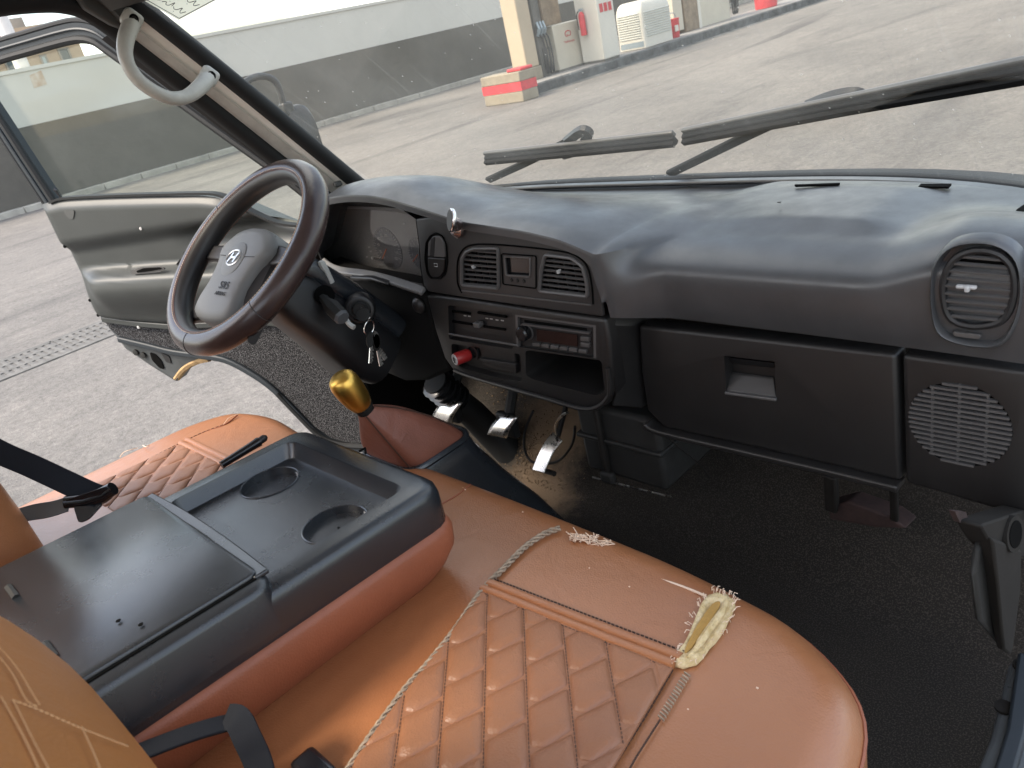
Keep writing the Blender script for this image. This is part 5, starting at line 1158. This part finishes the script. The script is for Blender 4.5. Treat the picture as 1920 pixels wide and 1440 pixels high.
O('zip_stitching', stitches(resample([Q(1238, 1350), Q(1190, 1425), Q(1140, 1520)], .01), .005, .0045, .0012, .0016), 'thread_dark', bench, sm=False)
O('edge_fold', tube(smooth_path([Q(1225, 1082, -.006), Q(1280, 1100, -.004), Q(1322, 1117, -.002)], 4), .0016, 6), 'fray', bench)
# torn hole with bare foam
tr = smooth_path([Q(a_, b_, .002) for a_, b_ in ((1336, 1112), (1362, 1118), (1377, 1130), (1366, 1160), (1340, 1200), (1306, 1240), (1272, 1248), (1268, 1232), (1288, 1200), (1304, 1160), (1318, 1130))], 3, True)
cc2 = sum(tr) / len(tr)
rnd = random.Random(5)
O('torn_foam', loft([[cc2 + (p - cc2) * s * (1 + rnd.uniform(-.03, .03)) + V(0, 0, h_ + rnd.uniform(-.0012, .0012)) for p in tr] for s, h_ in ((1.02, -.004), (1.0, .0012), (.92, .0030), (.78, .0022), (.5, .0), (.2, -.001))], False, True), 'foam', bench, ang=80)
O('foam_ridge', tube(smooth_path([Q(a_, b_, .0035) for a_, b_ in ((1362, 1130), (1352, 1150), (1330, 1180), (1308, 1212), (1290, 1235))], 4), [.003] * 4 + [.0045] * 8 + [.003] * 5, 8), 'foam', bench)
sl_ = smooth_path([Q(a_, b_, .0048) for a_, b_ in ((1336, 1132), (1350, 1128), (1346, 1142), (1322, 1178), (1298, 1212), (1284, 1224), (1290, 1204), (1312, 1164))], 3, True)
O('foam_slot', prism(sl_, (0, 0, -.004)), 'foam_dark', bench, sm=False)
fr2 = []
for i in range(60):
    p = tr[rnd.randrange(len(tr))] + V(rnd.uniform(-.003, .003), rnd.uniform(-.003, .003), .002); d = (p - cc2); d = d / np.linalg.norm(d)
    fr2.append(tube([p, p + d * rnd.uniform(.002, .006) + V(0, 0, .003), p + d * rnd.uniform(.003, .006) + V(rnd.uniform(-.003, .003), rnd.uniform(-.003, .003), .001)], .0004, 4))
tz = P(1105, 1022, z=SZ - .004)
for i in range(46):
    p = tz + (P(1140, 1030, z=SZ - .02) - P(1070, 1016, z=SZ - .012)) * rnd.uniform(-.5, .5) + V(0, rnd.uniform(-.004, .004), .004)
    fr2.append(tube([p, p + V(rnd.uniform(-.008, .012), rnd.uniform(-.002, .008), rnd.uniform(.001, .006)), p + V(rnd.uniform(-.012, .018), rnd.uniform(0, .012), rnd.uniform(0, .009))], .0007, 4))
fz = O('torn_threads', J(*fr2), 'fray', bench); fz['kind'] = 'stuff'
O('centre_crease', tube(smooth_path([P(828, 945, z=SZ + .001), P(860, 926, z=SZ + .001), P(882, 908, z=SZ - .004)], 4), .0014, 5), 'leather_red', bench)
# driver seat
ds = E('driver_seat', (0, 0, 0), 'tan leather driver seat with quilted panel beside the open door', 'seat')
DZ = .385
od = [p[:2] for p in round_poly([V(-.385, -.87, 0), V(-.385, -.345, 0), V(-.50, -.325, 0), V(-.68, -.305, 0), V(-.80, -.335, 0), V(-.855, -.43, 0), V(-.88, -.87, 0)], .07, 5)]
if area(od) < 0: od = od[::-1]
O('cushion', loft(cushion_rings(od, .17, DZ, .045)), 'leather', ds, ang=75)
def QD(px, py, o=0.0): return P(px, py, z=DZ + .004 + o)
h2 = [QD(150, 925), QD(340, 834), QD(412, 870), QD(470, 905), QD(300, 1010)]
pads(ds, [tuple(p[:2]) for p in h2], DZ + .006, 'leather_quilt', QD(300, 880)[:2])
for o_ in (0, .014):
    pth = [QD(340, 832) + V(0, o_, .003), QD(412, 868) + V(0, o_, .003), QD(470, 900) + V(0, o_, .003)]
    O('welt', tube(pth, .004, 8, up=(0, 0, 1), r2=.006), 'leather', ds)
O('side_stitching', stitches(smooth_path([QD(150, 927), QD(197, 904), QD(300, 851), QD(340, 831), QD(380, 812), QD(420, 797)], 4), .009, .006, .0016, .002), 'thread_dark', ds, sm=False)
O('side_seam', tube(smooth_path([QD(150, 927), QD(197, 904), QD(300, 851), QD(340, 831), QD(380, 812), QD(420, 797), QD(445, 779)], 4), .0016, 5), 'leather_red', ds)
lt = [tube(smooth_path([QD(418, 797), QD(424, 789, .004), QD(430, 783, .006), QD(447, 776, .004)], 3), .0008, 4), tube(smooth_path([QD(225, 857), QD(232, 848, .01), QD(245, 843, .01), QD(258, 840, .004)], 3), .0006, 4), tube(smooth_path([QD(268, 835), QD(274, 838, .006), QD(280, 835, .004)], 3), .0008, 4)]
O('loose_thread', J(*lt), 'fray', ds)
# seat backs
PB_Z = [.28, .40, .50, .58, .646, .707, .747, .85, .96, 1.05]; PB_Y = [-.850, -.847, -.849, -.853, -.8615, -.880, -.902, -.955, -1.005, -1.045]
def seatback(par, x0, x1, yf, mat, rc=.12):
    rings = []
    for z, w_, dp in [(.30, .80, .05), (.34, .96, .09), (.40, 1, .12), (.48, 1, .13), (.55, 1, .13), (.62, 1, .13), (.67, .99, .13), (.72, .98, .13), (.78, .97, .125), (.85, .94, .12), (.96, .88, .11), (1.02, .8, .08), (1.045, .66, .04)]:
        xm, hw_ = (x0 + x1) / 2, (x1 - x0) / 2 * w_; y1 = yf + np.interp(z, PB_Z, PB_Y)
        r_ = min(rc, dp * .7)
        rings.append([V(xm + a_, y1 - dp / 2 + b_, z) for a_, b_ in rrect(hw_ * 2, dp, r_ * .75, 6)])
    return O('backrest', loft(rings), mat, par, ang=80, sub=1)
sb = E('passenger_seatback', (0, 0, 0), 'orange tan leather seatback bulging into the lower left corner', 'seatback')
seatback(sb, .13, .60, -.013, 'leather_orange', .16)
def SB(px, py, o=.001):      # meet a sight line with the bulging front of the seatback
    r_ = ray(px, py)
    for t_ in np.linspace(.30, .80, 600):
        p_ = CAM + t_ * r_
        if p_[1] <= np.interp(p_[2], PB_Z, PB_Y) - .013 + o + .0005 or p_[0] < .2: return p_
    return p_
for pts in ([(-10, 1222), (22, 1262), (48, 1312), (70, 1325)], [(-10, 1205), (30, 1250), (60, 1300), (74, 1322)], [(0, 1305), (40, 1375), (75, 1450)], [(25, 1315), (60, 1385), (95, 1450)], [(20, 1312), (70, 1330), (150, 1365), (240, 1400)], [(152, 1362), (172, 1405), (190, 1450)]):
    O('stitch_line', stitches(smooth_path([SB(a_, b_) for a_, b_ in pts], 4), .0030, .0022, .0007, .0005, (0, 1, .2)), 'thread_tan', sb, sm=False)
db = E('driver_seatback', (0, 0, 0), 'brown leather driver seatback at the left edge behind the console', 'seatback')
seatback(db, -.84, -.335, .042, 'leather')

# ================================================================== CONSOLE (middle backrest folded forward)
con = E('folded_console', (0, 0, 0), 'folded middle backrest with black tray, two cup recesses and storage lid', 'console')
KX, KS = -.106, .045
def K(u, v, h_=0.0): return V(KX + u, -.440 - v, .502 + KS * v + h_)
def kprism(poly, h0, h1): return prism([K(u, v, h0) for u, v in poly], K(0, 0, h1) - K(0, 0, h0))
def kround(u0, u1, v0, v1, r): return [(p[0], p[1]) for p in round_poly([V(u0, v0, 0), V(u1, v0, 0), V(u1, v1, 0), V(u0, v1, 0)], r, 5)]
def kloft(specs): return loft([[K(u, v, h_) for u, v in kround(*r, rad_)] for r, rad_, h_ in specs])
def KI(px, py, h_):      # meet a sight line with the console plane
    n_ = V(0, KS, 1); q = P(px, py, n=n_, d=n_ @ K(0, 0, h_)); return q[0] - KX, -.440 - q[1]
body = O('tray_body', kloft([((-.172, .178, .0, .62), .04, -.066), ((-.176, .182, -.006, .62), .04, -.056), ((-.176, .182, -.006, .62), .038, -.016), ((-.174, .180, -.004, .618), .036, -.006), ((-.169, .175, .001, .61), .032, -.0008), ((-.162, .168, .008, .60), .028, .001)]), 'console', con, ang=60)
t0 = KI(533, 826, 0); t1 = KI(783, 935, 0); t2 = KI(530, 1078, 0)
tu0, tu1, tv0, tv1 = -.146, .148, .030, .232
cups = [KI(506, 905, -.02), KI(629, 983, -.02)]
def cup(c_, r_, d): return loft([[K(c_[0] + math.cos(t) * r_, c_[1] + math.sin(t) * r_, h_) for t in np.linspace(0, 2 * PI, 36, endpoint=False)] for h_ in (-.008, d)])
cut(body, kloft([((tu0 + .011, tu1 - .011, tv0 + .014, tv1 - .006), .014, -.020), ((tu0 + .002, tu1 - .002, tv0 + .002, tv1 - .002), .02, -.002), ((tu0 - .004, tu1 + .004, tv0 - .004, tv1 + .004), .022, .02)]), cup(cups[0], .041, -.030), cup(cups[1], .041, -.030))
for c_ in cups:
    O('cup_rim', tube([K(c_[0] + math.cos(t) * .042, c_[1] + math.sin(t) * .042, -.0195) for t in np.linspace(0, 2 * PI, 40, endpoint=False)], .0014, 6, closed=True), 'console', body)
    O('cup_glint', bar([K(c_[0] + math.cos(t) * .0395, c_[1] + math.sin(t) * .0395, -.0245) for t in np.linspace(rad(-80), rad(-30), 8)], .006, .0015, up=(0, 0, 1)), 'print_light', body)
for du in (-.004, .004): O('pin_mark', lathe([(.0015, 0), (.0015, .001)], K(cups[1][0] + du, cups[1][1] + du, -.030), (0, 0, 1), 8), 'deep_black', body)
# raised rear part and lid
rear = O('lid_frame', kloft([((-.1785, .1845, .234, .61), .03, -.045), ((-.1785, .1845, .236, .61), .03, .004), ((-.175, .181, .240, .60), .025, .011), ((-.170, .176, .245, .60), .02, .0133)]), 'console', con, ang=60)
lid = O('storage_lid', kloft([((-.162, .162, .246, .492), .012, .0135), ((-.162, .162, .244, .492), .012, .018), ((-.160, .160, .246, .490), .011, .0195)]), 'console', con, ang=60)
O('lid_gap', J(*[bar([K(*a_, .0138), K(*b_, .0138)], .002, .003) for a_, b_ in (((.164, .25), (.164, .60)), ((-.164, .25), (-.164, .60)), ((-.164, .495), (.164, .495)))]), 'deep_black', lid, sm=False)
for px_ in ((222, 1164), (264, 1171)): O('lid_hole', lathe([(.0026, 0), (.0026, .0008)], K(*KI(*px_, .0218), .0216), (0, 0, 1), 10), 'deep_black', lid)
O('lid_lip', bar(smooth_path([K(-.158, .246, .016), K(-.08, .238, .010), K(.0, .236, .008), (K(.08, .238, .010)), K(.165, .243, .014)], 4), .006, .018, up=(0, 0, 1)), 'console', lid, bev=.002)
O('lid_catch', box(K(.01, .2315, .0), (.075, .010, .006)), 'print_light', lid, bev=.0015)
for px_ in ((24, 1112), (95, 1222)):
    u_, v_ = KI(*px_, .018); O('hinge', tube([K(u_ - .018, v_, .018), K(u_ + .018, v_, .018)], .005, 8), 'bracket_dark', lid)
O('leather_side', kloft([((-.135, .138, .030, .60), .04, -.168), ((-.148, .150, .020, .62), .05, -.150), ((-.168, .174, .000, .62), .055, -.120), ((-.180, .187, -.010, .62), .05, -.092), ((-.181, .188, -.011, .62), .045, -.066), ((-.178, .185, -.008, .62), .045, -.057), ((-.17, .176, .0, .62), .04, -.054)]), 'leather_red', con, ang=70)
O('front_staple', tube([K(-.02, -.008, -.008), K(-.012, -.014, -.004), K(-.004, -.008, -.008)], .0018, 6), 'deep_black', con)
hbk = E('parking_brake', (0, 0, 0), 'black parking brake lever tip beside the console tray', 'brake lever')
O('lever', tube([P(415, 872, x=-.315), P(470, 838, x=-.315), P(486, 828, x=-.315)], [.006, .007, .008], 10), 'gloss_black', hbk); O('button', tube([P(486, 828, x=-.315), P(496, 821, x=-.315), P(500, 819, x=-.315)], [.006, .006, .003], 10), 'black', hbk)

# ================================================================== SEAT BELTS
b1_ = E('driver_seat_belt', (0, 0, 0), 'dark blue seat belt strap with buckle hanging over the driver seat', 'seat belt')
sp1 = smooth_path([P(-60, 815, x=-.56), P(0, 848, x=-.50), P(60, 874, x=-.46), P(120, 902, x=-.42), P(165, 923, x=-.39), P(190, 932, x=-.375)], 6)
O('strap', bar(sp1, .0022, .034, up=(.35, -.30, .85)), 'belt', b1_, bev=.0006, seg=1)
O('buckle_bar', tube([P(122, 942, x=-.40), P(160, 938, x=-.385), P(196, 926, x=-.37), P(212, 916, x=-.36)], [.009, .010, .011, .010], 12), 'gloss_black', b1_)
O('buckle_plate', prism(round_poly([P(126, 940, x=-.398), P(208, 912, x=-.36), P(216, 930, x=-.36), P(196, 946, x=-.37), P(140, 952, x=-.395)], .008), (.006, -.004, .006)), 'gloss_black', b1_, bev=.002)
O('tongue', prism(round_poly([P(140, 950, x=-.39), P(196, 944, x=-.37), P(168, 975, x=-.365), P(150, 982, x=-.37)], .006), (.003, -.002, .003)), 'console', b1_, bev=.001)
O('lap_strap', bar(smooth_path([P(130, 944, x=-.40), P(95, 955, x=-.42), P(50, 963, x=-.45), P(-20, 985, x=-.48)], 5), .0018, .026, up=(.2, -.5, .8)), 'belt_grey', b1_, bev=.0005, seg=1)
b2_ = E('passenger_seat_belt', (0, 0, 0), 'black seat belt stalk bent over the cushion at the bottom edge', 'seat belt')
sp2 = smooth_path([P(215, 1430, z=.47), P(290, 1400, z=.466), P(360, 1374, z=.460), P(420, 1357, z=.450), P(446, 1353, z=.443)], 5)
O('strap', bar(sp2, .004, .020, up=(.2, .1, .95)), 'belt', b2_, bev=.0012)
sp3 = smooth_path([P(424, 1346, z=.452), P(446, 1350, z=.452), P(464, 1385, z=.440), P(484, 1430, z=.42), P(498, 1490, z=.40)], 5)
O('folded_strap', bar(sp3, .005, .026, up=(.3, -.2, .9)), 'belt', b2_, bev=.0015)
O('buckle_end', box(P(590, 1446, z=.37), (.05, .03, .02)), 'console', b2_, bev=.006)

cr_ = []
for a_, b_ in ((795, 1072), (668, 1192), (868, 914), (872, 918), (640, 1150), (1010, 1130), (1180, 1100), (1290, 1330), (1420, 1290), (730, 1230), (1105, 1065), (980, 960)):
    p = P(a_, b_, z=SZ + .001); s_ = rnd.uniform(.0006, .0012); cr_.append(box(p, (s_ * 2, s_ * 1.3, s_)))
cb_ = O('crumbs', J(*cr_), 'fray', sm=False); cb_['kind'] = 'stuff'; cb_['label'] = 'pale crumbs scattered over the tan bench cushion'; cb_['category'] = 'crumbs'
